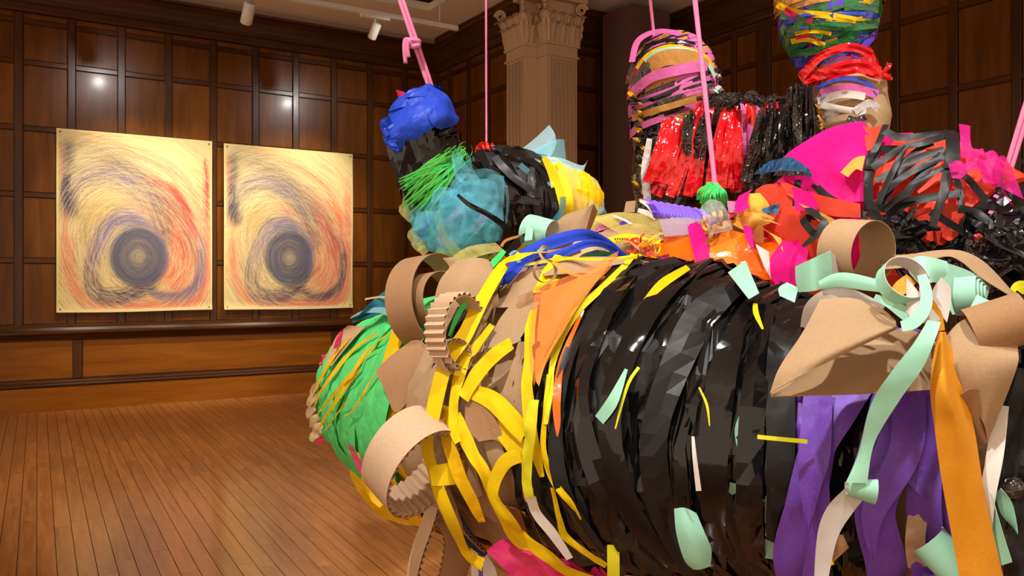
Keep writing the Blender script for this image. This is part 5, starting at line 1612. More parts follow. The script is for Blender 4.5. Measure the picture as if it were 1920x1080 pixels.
# turquoise netting over the belly
def netted(name, body, s, w, off, mat, parent, th0, th1, seed, amp=0.03, cross=8, drift=0.0):
    return band(name, body, s, w, mat, parent, th0, th1, off=off, amp=amp, seed=seed, cross=cross, flat=False, drift=drift, freq=12)
for i, (s, w, off) in enumerate(((0.16, 0.20, 0.02), (0.26, 0.2, 0.03), (0.34, 0.18, 0.035))):
    netted('turquoise_tulle', bT, s, w, off, TBLUE, rootB, 0.1 + 0.15 * i, 3.6 - 0.1 * i, 700 + i, amp=0.05)
loft('turquoise_tulle', None, [[(800, 470, 3.5), (812, 410, 3.44), (862, 345, 3.42)], [(850, 476, 3.44), (862, 400, 3.38), (900, 325, 3.42)], [(935, 450, 3.46), (945, 380, 3.42), (945, 330, 3.46)]], TBLUE, rootB, nu=24, nv=24, wob=0.05, seed=4, thick=0)
loft('turquoise_tulle', None, [[(846, 285, 3.48), (850, 310, 3.42), (862, 345, 3.4)], [(862, 278, 3.46), (872, 305, 3.4), (884, 320, 3.38)]], TBLUE, rootB, wob=0.02, seed=5, thick=0)
for i, (x, y, w, h) in enumerate(((800, 430, 60, 70), (850, 400, 70, 90), (905, 380, 60, 90), (880, 440, 80, 60), (830, 380, 50, 60), (925, 420, 40, 70), (870, 350, 60, 50))):
    d = 3.44 - 0.02 * (i % 3)
    loft('turquoise_tulle', None, [[(x - w * .5, y + h * .4, d + .04), (x - w * .45, y, d), (x - w * .3, y - h * .45, d + .05)], [(x - w * .1, y + h * .5, d), (x, y, d - .05), (x + w * .1, y - h * .5, d)], [(x + w * .35, y + h * .45, d + .05), (x + w * .5, y, d), (x + w * .45, y - h * .4, d + .05)]], TBLUE, rootB, nu=16, nv=16, wob=0.045, seed=20 + i, thick=0, freq=13)
for pts in ([(872, 392), (850, 415), (826, 450)], [(880, 400), (866, 420), (850, 446)], [(905, 396), (894, 412), (886, 424)], [(838, 412), (842, 436), (848, 455)], [(815, 450), (835, 440), (855, 444)]):
    rib('orchid_strip', 'B', pts, [10, 16, 12], PINK, rootB, lift=0.045, n=12, thick=0)
for i, p in enumerate(([(856, 345, 3.40), (880, 326, 3.38), (915, 320, 3.38), (940, 336, 3.40), (952, 372, 3.42), (948, 425, 3.45)], [(798, 392, 3.46), (808, 425, 3.44), (835, 468, 3.44)], [(848, 292, 3.44), (856, 330, 3.40), (876, 345, 3.38)],
                       [(812, 392, 3.44), (850, 372, 3.38), (890, 362, 3.36)], [(870, 460, 3.40), (905, 420, 3.36), (930, 380, 3.38)], [(790, 440, 3.48), (815, 420, 3.44), (850, 412, 3.40)], [(862, 350, 3.38), (872, 400, 3.35), (862, 450, 3.38)])):
    rib('tulle_hem', None, p, [2, 7, 8, 7, 6, 3][:len(p)], TBLUE, rootB, n=24, cross=2, wob=0.008, seed=i, thick=0)
for i, (p, w, m) in enumerate((([(886, 408), (880, 425), (892, 440)], 12, BLKS), ([(830, 445), (850, 455), (880, 460)], 12, TYEL), ([(900, 430), (915, 440), (925, 436)], 10, PINK), ([(800, 410), (795, 430), (805, 445)], 14, BLUF), ([(815, 462), (840, 470), (870, 474)], 12, LIME))):
    rib('inner_scrap', 'B', p, w, m, rootB, lift=0.025, n=10, thick=0, wob=0.01, seed=i)
rib('black_ribbon', None, [(858, 365, 3.32), (880, 384, 3.31), (915, 402, 3.33), (945, 424, 3.36), (958, 445, 3.4)], [6, 9, 10, 12, 14], BLK, rootB, n=22, wob=0.006)
for i, (x0, y0) in enumerate(((762, 378), (756, 392), (764, 400), (772, 440), (780, 455), (790, 462))):
    rib('lemon_net', None, [(x0 + 12, y0 - 10, 3.6), (x0, y0, 3.58), (x0 + 8, y0 + 14, 3.58)], [10, 18, 12], TYEL, rootB, n=8, wob=0.02, seed=i, thick=0)
loft('lemon_net', None, [[(812, 395, 3.5), (822, 440, 3.48), (852, 485, 3.46)], [(824, 395, 3.46), (840, 440, 3.44), (880, 484, 3.42)]], TYEL, rootB, wob=0.015, thick=0)
loft('lemon_net', None, [[(850, 480, 3.42), (880, 462, 3.4), (930, 455, 3.42)], [(860, 500, 3.4), (900, 480, 3.38), (945, 470, 3.4)]], TYEL, rootB, wob=0.015, seed=3, thick=0)
rib('yellow_strip', 'B', [(920, 470), (945, 462), (975, 448)], [20, 24, 16], YELS, rootB, lift=0.05, n=12)
# black strips round the middle
for i in range(26):
    a0 = rB.uniform(-0.6, 0.8)
    band('black_strip', bT, bT.s_at(885) + (bT.s_at(992) - bT.s_at(885)) * i / 25, rB.uniform(0.03, 0.06), BLK if i % 3 else BLKS, rootB, a0, a0 + rB.uniform(2, 5), slant=rB.uniform(-.03, .03), ph=rB.random() * 6, off=rB.uniform(0.012, 0.04), amp=0.018, seed=740 + i, flat=i % 2 == 0, cross=2, res=22, drift=rB.uniform(-.1, .1))
for i, p in enumerate(([(940, 300), (975, 310), (1010, 335), (1028, 385), (1022, 415)], [(925, 310), (950, 340), (985, 365), (1000, 400)], [(895, 300), (920, 350), (960, 370), (1000, 380)], [(988, 302), (990, 340), (984, 375)])):
    rib('black_strip', 'B', p, 15, BLKS if i % 2 else BLK, rootB, lift=0.05, n=22, wob=0.01, seed=i)
for i, p in enumerate(([(990, 310), (1010, 330), (1022, 350)], [(968, 318), (985, 335), (990, 350)], [(1030, 360), (1036, 385), (1030, 412)])):
    rib('turquoise_strip', 'B', p, 12, TBLUE, rootB, lift=0.04, n=10, thick=0)
# orange knot where the thin rope is tied
for i in range(7):
    curl('orange_loop', P(900 + 3 * i, 281 - (i % 3) * 3, 3.76), (rB.uniform(-1, 1), -0.6, rB.uniform(-.4, .4)), (0, 0, 1), 0.022, 0.026, 0, 5.5, 0.02, CORAL, rootB, n=16, thick=0)
loft('turquoise_tulle', None, [[(918, 290, 3.75), (925, 270, 3.75)], [(932, 294, 3.72), (936, 280, 3.74)]], TTEAL, rootB, thick=0)
# pale tulle fins and yellow end
loft('pale_tulle', None, [[(970, 285, 3.9), (1000, 262, 3.92), (1030, 234, 3.95)], [(985, 298, 3.84), (1015, 280, 3.86), (1040, 250, 3.9)], [(1000, 306, 3.82), (1030, 296, 3.84), (1044, 268, 3.9)]], TPALE, rootB, wob=0.008, thick=0)
loft('pale_tulle', None, [[(975, 305, 3.76), (985, 290, 3.8), (1000, 280, 3.84)], [(1030, 300, 3.74), (1035, 285, 3.8), (1042, 262, 3.88)], [(1062, 308, 3.78), (1060, 285, 3.84), (1058, 262, 3.9)]], TBLUE, rootB, wob=0.012, seed=2, thick=0)
loft('pale_tulle', None, [[(990, 310, 3.72), (1000, 292, 3.76)], [(1040, 318, 3.72), (1050, 296, 3.78)], [(1085, 330, 3.78), (1090, 310, 3.86)], [(1092, 328, 3.84), (1102, 300, 3.92)]], TPALE, rootB, wob=0.012, seed=4, thick=0)
loft('turquoise_tulle', None, [[(1078, 340, 3.8), (1090, 370, 3.78), (1095, 410, 3.78)], [(1105, 330, 3.86), (1120, 360, 3.84), (1126, 395, 3.84)], [(1118, 345, 3.92), (1130, 365, 3.92), (1134, 385, 3.92)]], TBLUE, rootB, wob=0.015, seed=6, thick=0)
loft('turquoise_tulle', None, [[(1098, 395, 3.72), (1110, 372, 3.74)], [(1112, 402, 3.72), (1116, 385, 3.74)], [(1138, 400, 3.78), (1134, 390, 3.78)]], TBLUE, rootB, wob=0.01, seed=8, thick=0)
for i in range(9):
    band('yellow_layer', bT, bT.s_at(998) + (1 - bT.s_at(998)) * i / 11, 0.07, YELS if i % 3 else TYEL, rootB, -0.5, 3.6, slant=0.02, off=0.02, amp=0.02, seed=780 + i, flat=i % 2 == 0, res=24, drift=0.05)
for p in ([(1012, 300), (1032, 345), (1036, 400), (1020, 440)], [(1040, 320), (1056, 370), (1050, 420)]):
    rib('yellow_strip', 'B', p, [10, 20, 24, 18][:len(p)], YEL, rootB, lift=0.045, n=18, wob=0.008)
rib('turquoise_strip', 'B', [(1046, 365), (1040, 395), (1025, 412)], 12, TTEAL, rootB, lift=0.06, n=10, thick=0)

# ================================================================== BUNDLE 3: low middle bundle, orange cellophane and violet ribbon
rM = random.Random(33)
rootM = empty('hanging_bundle')
tag(rootM, 'low middle bundle of orange cellophane, violet ribbon and a green tinsel ball', 'sculpture', 'bundles wrapped in paper and film')
bM = Body([(1090, 490, 3.35, 0.08), (1130, 492, 3.22, 0.12), (1220, 505, 3.05, 0.125), (1330, 512, 2.92, 0.13), (1440, 520, 2.80, 0.13), (1540, 525, 2.75, 0.12), (1600, 530, 2.7, 0.06)], 50)
shell('sand_core', bM, 0.0, bM.s_at(1270), 0, 0.02, 9, SAND, rootM, 16, 40, 41, key='M')
shell('orange_core', bM, bM.s_at(1260), 1.0, 0, 0.02, 8, ORF, rootM, 20, 40, 42, key='M', smooth=False)
def mlo(name, curves, mat, lift=0.03, wob=0.008, seed=1, thick=0.0, smooth=True, nu=14, nv=14, freq=9):
    return loft(name, 'M', curves, mat, rootM, lift=lift, nu=nu, nv=nv, wob=wob, seed=seed, thick=thick, smooth=smooth, freq=freq)
# orange cellophane panels
mlo('orange_cellophane', [[(1226, 470), (1232, 490), (1250, 505)], [(1270, 452), (1280, 490), (1290, 520)], [(1306, 446), (1318, 490), (1335, 540)]], ORF, 0.045, 0.012, 2, smooth=False)
mlo('orange_cellophane', [[(1336, 458), (1340, 490), (1352, 530)], [(1364, 452), (1372, 490), (1390, 545)], [(1400, 462), (1425, 500), (1455, 548)]], ORFL, 0.05, 0.010, 3, smooth=False)
mlo('orange_cellophane', [[(1390, 470), (1392, 510), (1400, 548)], [(1410, 465), (1430, 510), (1458, 552)]], ORF, 0.06, 0.012, 4, smooth=False)
mlo('magenta_tissue', [[(1304, 446), (1320, 490), (1345, 535)], [(1316, 442), (1335, 470), (1352, 530)]], MAG, 0.06, 0.01, 5)
mlo('magenta_tissue', [[(1250, 450), (1290, 436), (1330, 440)], [(1256, 452), (1300, 446), (1330, 452)]], MAG, 0.05, 0.01, 6)
mlo('pink_scrap', [[(1244, 448), (1248, 424)], [(1262, 440), (1256, 436)]], PINK, 0.06)
mlo('white_scrap', [[(1424, 474), (1436, 500), (1446, 522)], [(1448, 478), (1448, 500), (1450, 515)]], WHITEP, 0.05)
mlo('magenta_tissue', [[(1400, 458), (1410, 470), (1424, 482)], [(1408, 455), (1420, 464), (1424, 474)]], MAG, 0.07)
mlo('magenta_tissue', [[(1446, 520), (1450, 490), (1460, 470)], [(1475, 540), (1478, 500), (1482, 470)], [(1500, 540), (1505, 500), (1512, 460)]], MAG, 0.06, 0.016, 8)
mlo('amber_tulle', [[(1328, 450), (1370, 432), (1420, 442), (1458, 466)], [(1360, 458), (1400, 450), (1440, 462), (1462, 478)]], AMBER, 0.06, 0.012, 9)
mlo('amber_tulle', [[(1352, 442), (1372, 430), (1400, 428)], [(1400, 452), (1430, 446), (1460, 460)]], TYEL, 0.08, 0.014, 10)
# violet satin ribbon folded in pleats
loft('violet_pleats', None, [[(1202 + i * 6.4, 371 + 1.1 * i + (2 if i % 2 else 0), 3.0 - (0.007 if i % 2 else 0)), (1214 + i * 6.4, 380 + 1.4 * i, 2.93 - (0.009 if i % 2 else 0)), (1222 + i * 6.2, 396 + 1.2 * i, 2.90 - (0.009 if i % 2 else 0)), (1226 + i * 6.0, 414 + 0.6 * i, 2.91 - (0.006 if i % 2 else 0))] for i in range(19)], LILAC, rootM, nu=56, nv=14, thick=0.001)
loft('violet_pleats', None, [[(1206 + i * 13, 376 + 2 * i, 2.965), (1216 + i * 13, 384 + 2.6 * i, 2.90), (1224 + i * 12.4, 398 + 2.4 * i, 2.872)] for i in range(2)], PURF, rootM, nu=8, nv=10)
rib('white_ribbon', None, [(1200, 376, 2.98), (1214, 384, 2.92), (1228, 404, 2.9)], [5, 8, 5], WHITEP, rootM, n=12)
rib('white_ribbon', None, [(1196, 394, 2.96), (1215, 400, 2.92), (1230, 410, 2.9)], [8, 10, 6], WHITEP, rootM, n=12)
loft('lilac_net', None, [[(1236, 412, 2.86), (1290, 408, 2.84), (1325, 420, 2.82)], [(1246, 444, 2.84), (1300, 440, 2.82), (1340, 448, 2.8)]], tulle_mat('lilac_net', lin(190, 176, 214), 0.7), rootM, wob=0.006, thick=0)
loft('yellow_tulle', None, [[(1108, 408, 3.0), (1160, 398, 2.98), (1230, 404, 2.92), (1320, 412, 2.86)], [(1150, 432, 2.94), (1200, 420, 2.9), (1260, 428, 2.86), (1330, 440, 2.82)], [(1180, 446, 2.9), (1230, 440, 2.88), (1290, 448, 2.84), (1345, 452, 2.8)]], TYEL, rootM, nu=12, nv=24, wob=0.01, thick=0)
loft('yellow_tulle', None, [[(1090, 418, 3.1), (1120, 408, 3.05), (1150, 402, 3.0)], [(1104, 440, 3.0), (1130, 430, 2.98), (1160, 420, 2.95)]], TYEL, rootM, wob=0.012, seed=3, thick=0)
loft('kraft_scrap', None, [[(1122, 438, 2.98), (1160, 424, 2.96), (1200, 420, 2.94), (1244, 440, 2.9)], [(1136, 452, 2.92), (1170, 444, 2.9), (1210, 444, 2.88), (1244, 452, 2.86)]], KRAFT, rootM)
loft('kraft_scrap', None, [[(1170, 398, 3.05), (1174, 378, 3.05)], [(1190, 398, 3.02), (1192, 376, 3.02)]], KRAFT, rootM)
rib('cream_cord', None, [(1150, 404, 2.95), (1170, 412, 2.92), (1184, 420, 2.9)], 4, WHITEP, rootM, n=10)
rib('violet_scrap', None, [(1162, 420, 2.93), (1172, 418, 2.92), (1182, 416, 2.92)], [6, 9, 4], PURF, rootM, n=8)
rib('pink_scrap', None, [(1118, 432, 3.0), (1130, 426, 2.98), (1146, 430, 2.97)], [6, 12, 8], PINK, rootM, n=8, wob=0.02, smooth=False)
loft('yellow_label_strip', None, [[(1140, 446, 2.88), (1175, 438, 2.87), (1215, 446, 2.86), (1240, 450, 2.84)], [(1150, 456, 2.86), (1180, 452, 2.85), (1215, 456, 2.84), (1236, 458, 2.83)]], YEL, rootM)
for i in range(7):
    x = 1152 + i * 4.6
    loft('label_mark', None, [[(x, 450.5 - (i % 3) * .6, 2.845), (x + 2.8, 449.5, 2.845)], [(x + .6, 446.5 - (i % 2), 2.855), (x + 2.4, 446, 2.855)]], BLKS, rootM, nu=3, nv=3, thick=0)
# shredded paper nest
for i in range(46):
    x, y = rM.uniform(1176, 1236), rM.uniform(446, 494)
    dx, dy = rM.uniform(-18, 18), rM.uniform(-14, 14)
    z = rM.uniform(2.62, 2.74)
    rib('paper_shred', None, [(x - dx, y - dy, z), (x + rM.uniform(-4, 4), y + rM.uniform(-4, 4), z - 0.02), (x + dx, y + dy, z)], rM.uniform(2.5, 4.5), [SAND, CORAL, ORCR, LIME, ORRED][i % 5], rootM, n=8, cross=1, thick=0, seed=i)
for i in range(26):
    x, y = rM.uniform(1318, 1352), rM.uniform(405, 446)
    dx, dy = rM.uniform(-8, 8), rM.uniform(-14, 14)
    z = rM.uniform(2.72, 2.8)
    rib('paper_shred', None, [(x - dx, y - dy, z), (x + rM.uniform(-4, 4), y, z - 0.02), (x + dx, y + dy, z)], rM.uniform(3, 7), [OCHRE, REDP, YELS, ORCR, PURF][i % 5], rootM, n=8, cross=1, thick=0, seed=i, wob=0.01)
# green tinsel ball with its rope
for i in range(90):
    a = rM.uniform(0, 6.28); r = rM.uniform(0.3, 1)
    x0, y0 = 1336 + rM.uniform(-10, 10), 344 + rM.uniform(-3, 8)
    x1, y1 = 1336 + 30 * math.cos(a) * r, 372 + 24 * r * abs(math.sin(a)) + rM.uniform(-4, 6)
    z = 2.78 - 0.05 * (1 - r) + rM.uniform(-.01, .03)
    rib('tinsel_strand', None, [(x0, y0, 2.8), ((x0 + x1) / 2 + (x1 - 1336) * .25, (y0 + y1) / 2 - 4, z - 0.02), (x1, y1, z)], 3.2, GRNNEON if i % 3 else GRNFIB, rootM, n=8, cross=1, thick=0, seed=i)
loft('clear_film', None, [[(1312, 392, 2.74), (1330, 374, 2.72), (1352, 378, 2.72)], [(1320, 410, 2.7), (1340, 400, 2.69), (1366, 400, 2.7)], [(1330, 440, 2.7), (1352, 436, 2.69), (1374, 430, 2.7)]], CLEAR, rootM, wob=0.015, smooth=False, thick=0)
mlo('crimson_film', [[(1354, 410), (1358, 430), (1366, 436)], [(1372, 412), (1376, 425), (1378, 432)]], REDP, 0.08, 0.012, 3)
loft('lilac_net', None, [[(1362, 376, 2.78), (1366, 398, 2.74)], [(1384, 380, 2.78), (1386, 400, 2.75)]], tulle_mat('lilac_net_pale', lin(206, 170, 206), 0.8), rootM, wob=0.01, thick=0)
loft('yellow_tulle', None, [[(1396, 380, 2.76), (1400, 365, 2.76), (1425, 362, 2.76)], [(1398, 400, 2.72), (1418, 385, 2.7), (1440, 380, 2.72)], [(1410, 412, 2.72), (1430, 404, 2.7), (1446, 396, 2.72)]], paper_mat('dull_yellow_tissue', lin(226, 190, 72), 0.6, 60, 0.1, 0.2, crease=0.3), rootM, wob=0.02, thick=0)
loft('amber_tissue', None, [[(1372, 420, 2.74), (1385, 398, 2.74), (1405, 390, 2.74)], [(1392, 430, 2.7), (1412, 408, 2.68), (1430, 398, 2.7)], [(1410, 432, 2.7), (1440, 420, 2.68), (1456, 410, 2.7)]], AMBER, rootM, wob=0.015, thick=0)
mlo('magenta_tissue', [[(1376, 412), (1380, 424), (1390, 432)], [(1396, 398), (1405, 412), (1412, 420)]], MAG, 0.10, 0.02, 12)
loft('holo_scrap', None, [[(1428, 392, 2.66), (1432, 400, 2.66)], [(1462, 380, 2.66), (1458, 402, 2.66)]], HOLO, rootM, wob=0.006, smooth=False, thick=0)

# ================================================================== BUNDLE 4: magenta, coral and black bundle on the right
rC = random.Random(44)
rootC = empty('hanging_bundle')
tag(rootC, 'magenta and coral bundle criss-crossed with black strips, on the right', 'sculpture', 'bundles wrapped in paper and film')
bC = Body([(1410, 450, 3.0, 0.06), (1450, 435, 2.95, 0.13), (1530, 410, 2.86, 0.205), (1620, 395, 2.75, 0.245), (1720, 402, 2.62, 0.240), (1810, 430, 2.5, 0.215), (1890, 480, 2.4, 0.19), (1970, 540, 2.3, 0.17), (2030, 580, 2.25, 0.08)], 60)
shell('magenta_wrap', bC, 0.0, bC.s_at(1690), 0, 0.020, 7, MAG, rootC, 26, 44, 51, key='C')
shell('red_wrap', bC, bC.s_at(1680), bC.s_at(1850), 0.0, 0.016, 8, ORRED, rootC, 18, 44, 52, key='C', smooth=False)
shell('black_film_wrap', bC, bC.s_at(1840), 1.0, -0.005, 0.03, 8, BLK, rootC, 18, 40, 53, key='C', smooth=False)
def clo(name, curves, mat, lift=0.03, wob=0.010, seed=1, thick=0.0, smooth=True, nu=16, nv=16, freq=8):
    return loft(name, 'C', curves, mat, rootC, lift=lift, nu=nu, nv=nv, wob=wob, seed=seed, thick=thick, smooth=smooth, freq=freq)
clo('magenta_tissue', [[(1468, 318), (1500, 292), (1560, 258), (1612, 244)], [(1480, 340), (1520, 315), (1580, 290), (1628, 262)], [(1500, 352), (1550, 345), (1600, 330), (1634, 300)], [(1560, 385), (1590, 380), (1620, 370), (1636, 350)]], MAG, 0.04, 0.016, 2)
clo('coral_sheet', [[(1618, 262), (1640, 256), (1662, 260)], [(1630, 300), (1642, 300), (1650, 296)]], CORAL, 0.045, 0.008, 3)
clo('coral_sheet', [[(1442, 365), (1460, 352), (1500, 360)], [(1430, 400), (1470, 390), (1540, 395)], [(1470, 440), (1520, 425), (1560, 420)]], CORAL, 0.05, 0.014, 4)
clo('coral_sheet', [[(1480, 350), (1540, 370), (1630, 385)], [(1500, 372), (1570, 395), (1632, 405)]], CORAL, 0.06, 0.012, 5)
clo('coral_sheet', [[(1470, 400), (1520, 400), (1580, 420)], [(1460, 448), (1520, 450), (1590, 470)], [(1490, 470), (1540, 485), (1600, 500)]], CORAL, 0.06, 0.02, 6)
clo('coral_sheet', [[(1360, 430), (1420, 440), (1470, 455)], [(1400, 450), (1450, 462), (1500, 470)]], CORAL, 0.08, 0.01, 7)
clo('amber_tissue', [[(1594, 340), (1610, 320), (1632, 318)], [(1606, 346), (1620, 340), (1634, 338)]], AMBER, 0.06, 0.01, 8)
clo('amber_tissue', [[(1540, 395), (1570, 405), (1596, 418)], [(1530, 385), (1560, 390), (1600, 410)]], AMBER, 0.085, 0.01, 9)
clo('amber_tissue', [[(1400, 430), (1430, 418), (1470, 420)], [(1430, 445), (1460, 436), (1472, 442)]], TYEL, 0.10, 0.012, 10)
clo('magenta_tissue', [[(1520, 365), (1540, 372), (1560, 378)], [(1530, 392), (1550, 390), (1562, 388)]], MAG, 0.085, 0.01, 11)
clo('magenta_tissue', [[(1450, 480), (1480, 462), (1520, 455)], [(1455, 520), (1490, 505), (1540, 490)], [(1460, 545), (1495, 535), (1545, 515)]], MAG, 0.07, 0.02, 12)
clo('holo_scrap', [[(1446, 352), (1462, 322), (1475, 316)], [(1500, 340), (1505, 326), (1510, 318)], [(1545, 350), (1540, 336), (1530, 326)]], HOLO, 0.075, 0.012, 3, smooth=False)
clo('black_scrap', [[(1480, 350), (1490, 340)], [(1540, 354), (1538, 342)]], BLKT, 0.085, 0.012, 4, smooth=False)
# red-orange panels with black strips criss-crossing
for i, cv in enumerate(([[(1666, 274), (1690, 264), (1700, 262)], [(1660, 305), (1690, 290), (1700, 282)]], [[(1700, 310), (1730, 290), (1755, 298)], [(1690, 350), (1720, 330), (1745, 310)]], [[(1655, 340), (1680, 330), (1700, 320)], [(1665, 375), (1680, 365), (1700, 345)]],
                        [[(1720, 360), (1750, 330), (1770, 335)], [(1725, 368), (1755, 355), (1772, 350)]], [[(1714, 395), (1735, 392), (1752, 390)], [(1722, 440), (1740, 445), (1755, 452)]], [[(1770, 390), (1785, 388), (1800, 390)], [(1770, 440), (1785, 448), (1800, 440)]],
                        [[(1828, 442), (1840, 440), (1854, 450)], [(1830, 455), (1845, 462), (1856, 466)]], [[(1690, 432), (1700, 440), (1705, 455)], [(1684, 455), (1692, 462), (1700, 470)]], [[(1790, 345), (1805, 360), (1812, 370)], [(1785, 360), (1798, 372), (1808, 380)]])):
    clo('red_panel', cv, ORRED, 0.02, 0.008, 20 + i, smooth=False, nu=8, nv=8)
CST = [([(1645, 300), (1640, 340), (1640, 395)], 16), ([(1660, 280), (1648, 300), (1640, 330)], 14), ([(1664, 268), (1700, 280), (1750, 276), (1778, 280)], 14), ([(1650, 330), (1690, 305), (1735, 288), (1775, 280)], 13),
       ([(1650, 350), (1680, 330), (1720, 300), (1750, 285)], 12), ([(1655, 395), (1690, 340), (1710, 320), (1770, 300)], 14), ([(1660, 372), (1700, 345), (1740, 325), (1775, 312)], 12), ([(1668, 390), (1720, 360), (1770, 340)], 10),
       ([(1700, 378), (1730, 340), (1765, 308)], 14), ([(1640, 385), (1680, 388), (1730, 382), (1800, 382)], 15), ([(1782, 278), (1780, 320), (1772, 380), (1764, 420)], 14), ([(1770, 276), (1784, 300), (1786, 340)], 22),
       ([(1690, 395), (1710, 420), (1730, 450), (1750, 470)], 16), ([(1640, 395), (1670, 420), (1700, 460), (1720, 480)], 14), ([(1760, 400), (1790, 425), (1820, 450)], 12), ([(1700, 300), (1676, 340), (1660, 380)], 10),
       ([(1790, 340), (1820, 355), (1840, 380)], 12), ([(1785, 350), (1800, 370), (1806, 400)], 10), ([(1830, 330), (1858, 345), (1868, 375)], 12), ([(1800, 400), (1840, 410), (1880, 440)], 14),
       ([(1535, 355), (1570, 372), (1610, 392), (1640, 405)], 12), ([(1512, 350), (1512, 380), (1522, 395)], 12), ([(1665, 262), (1652, 285), (1645, 310)], 10)]
for i, (p, w) in enumerate(CST):
    rib('black_strip', 'C', p, w * 1.1, BLKS, rootC, lift=0.04 + 0.004 * (i % 4), n=18, cross=2, wob=0.006, seed=800 + i, thick=0.0006)
curl('black_loop', P(1530, 430, 2.5), (0.55, -0.5, 0.65), (1, 0, 0), 0.055, 0.05, 0.3, 4.2, 0.022, BLKS, rootC, n=26)
rib('black_strip', None, [(1510, 355, 2.58), (1516, 392, 2.52), (1545, 410, 2.48), (1530, 440, 2.46), (1505, 462, 2.46)], [10, 12, 13, 13, 6], BLKS, rootC, n=26)
# loose black strips towards the near end
for i in range(60):
    x, y = rC.uniform(1690, 1925), 0
    k = (x - 1690) / 235
    y = rC.uniform(400 + 30 * k, 500 + 40 * k) if k < 0.6 else rC.uniform(375 + 40 * (k - .6), 540)
    dx, dy = rC.uniform(-34, 34), rC.uniform(-20, 24)
    rib('black_strip', 'C', [(x - dx, y - dy), (x + rC.uniform(-8, 8), y + rC.uniform(-8, 8)), (x + dx, y + dy)], [rC.uniform(6, 12), rC.uniform(9, 17), rC.uniform(5, 10)], [BLK, BLKS, BLKT][i % 3], rootC, lift=rC.uniform(0.03, 0.075), n=12, cross=2, wob=0.02, seed=830 + i, thick=0, smooth=i % 2 == 0)
# magenta net ruffles behind
for i, cv in enumerate(([[(1780, 275), (1790, 300), (1800, 330)], [(1800, 278), (1812, 300), (1825, 330)], [(1812, 290), (1808, 310), (1830, 318)]], [[(1800, 340), (1830, 315), (1850, 330)], [(1810, 365), (1840, 350), (1860, 365)]], [[(1834, 330), (1850, 320), (1868, 345)], [(1840, 372), (1858, 370), (1870, 360)]],
                        [[(1780, 340), (1795, 335), (1808, 345)], [(1785, 360), (1800, 365), (1815, 360)]], [[(1858, 340), (1868, 335), (1878, 350)], [(1858, 380), (1866, 384), (1872, 378)]])):
    clo('magenta_net', cv, THOT, 0.07, 0.03, 60 + i, nu=12, nv=12, freq=14)
for p in ([(1878, 404), (1886, 408)], [(1858, 450), (1866, 456)], [(1864, 420), (1872, 422)]):
    rib('pink_scrap', 'C', p, 6, PINK, rootC, lift=0.08, n=4, thick=0)
rib('lemon_scrap', None, [(1898, 545, 1.9), (1910, 538, 1.9), (1925, 540, 1.9)], [10, 22, 26], LIME, rootC, n=8)

# ================================================================== BUNDLE 5: far bundle with a knob, tinsel curtain and a tall neck
rD = random.Random(55)
rootD = empty('hanging_bundle')
tag(rootD, 'far bundle with a pink and black knob, red tinsel and tall blue neck', 'sculpture', 'bundles wrapped in paper and film')
bK = Body([(1263, 58, 4.3, 0.01), (1262, 70, 4.3, 0.10), (1262, 105, 4.3, 0.185), (1262, 150, 4.3, 0.212), (1256, 205, 4.3, 0.205), (1246, 260, 4.3, 0.17), (1240, 330, 4.3, 0.155), (1240, 400, 4.3, 0.14)], 50)
bG = Body([(1195, 310, 4.3, 0.06), (1225, 300, 4.28, 0.19), (1330, 282, 4.25, 0.225), (1440, 268, 4.2, 0.25), (1510, 262, 4.18, 0.24), (1560, 262, 4.15, 0.10)], 50)
bW = Body([(1552, -110, 4.12, 0.10), (1552, -60, 4.12, 0.21), (1553, 0, 4.12, 0.235), (1555, 60, 4.12, 0.215), (1562, 100, 4.12, 0.165), (1578, 130, 4.12, 0.160), (1586, 165, 4.12, 0.18), (1594, 205, 4.12, 0.185), (1596, 250, 4.12, 0.170), (1590, 330, 4.15, 0.14)], 70)
shell('pink_knob', bK, 0.0, 0.62, 0, 0.010, 8, PINK, rootD, 24, 40, 61, key='D')
shell('knob_stem', bK, 0.60, 1.0, -0.01, 0.02, 9, BLKT, rootD, 14, 30, 62, key='D', smooth=False)
shell('tinsel_core', bG, 0.0, 1.0, -0.03, 0.02, 7, BLK, rootD, 24, 40, 63, key='D', smooth=False)
shell('blue_neck', bW, 0.0, 0.47, 0, 0.012, 9, BLUF, rootD, 24, 40, 64, key='D', smooth=False)
shell('red_neck', bW, 0.46, 0.64, 0, 0.015, 9, REDF, rootD, 12, 36, 65, key='D', smooth=False)
shell('pale_neck', bW, 0.63, 1.0, 0, 0.012, 8, SAND, rootD, 16, 36, 66, key='D')
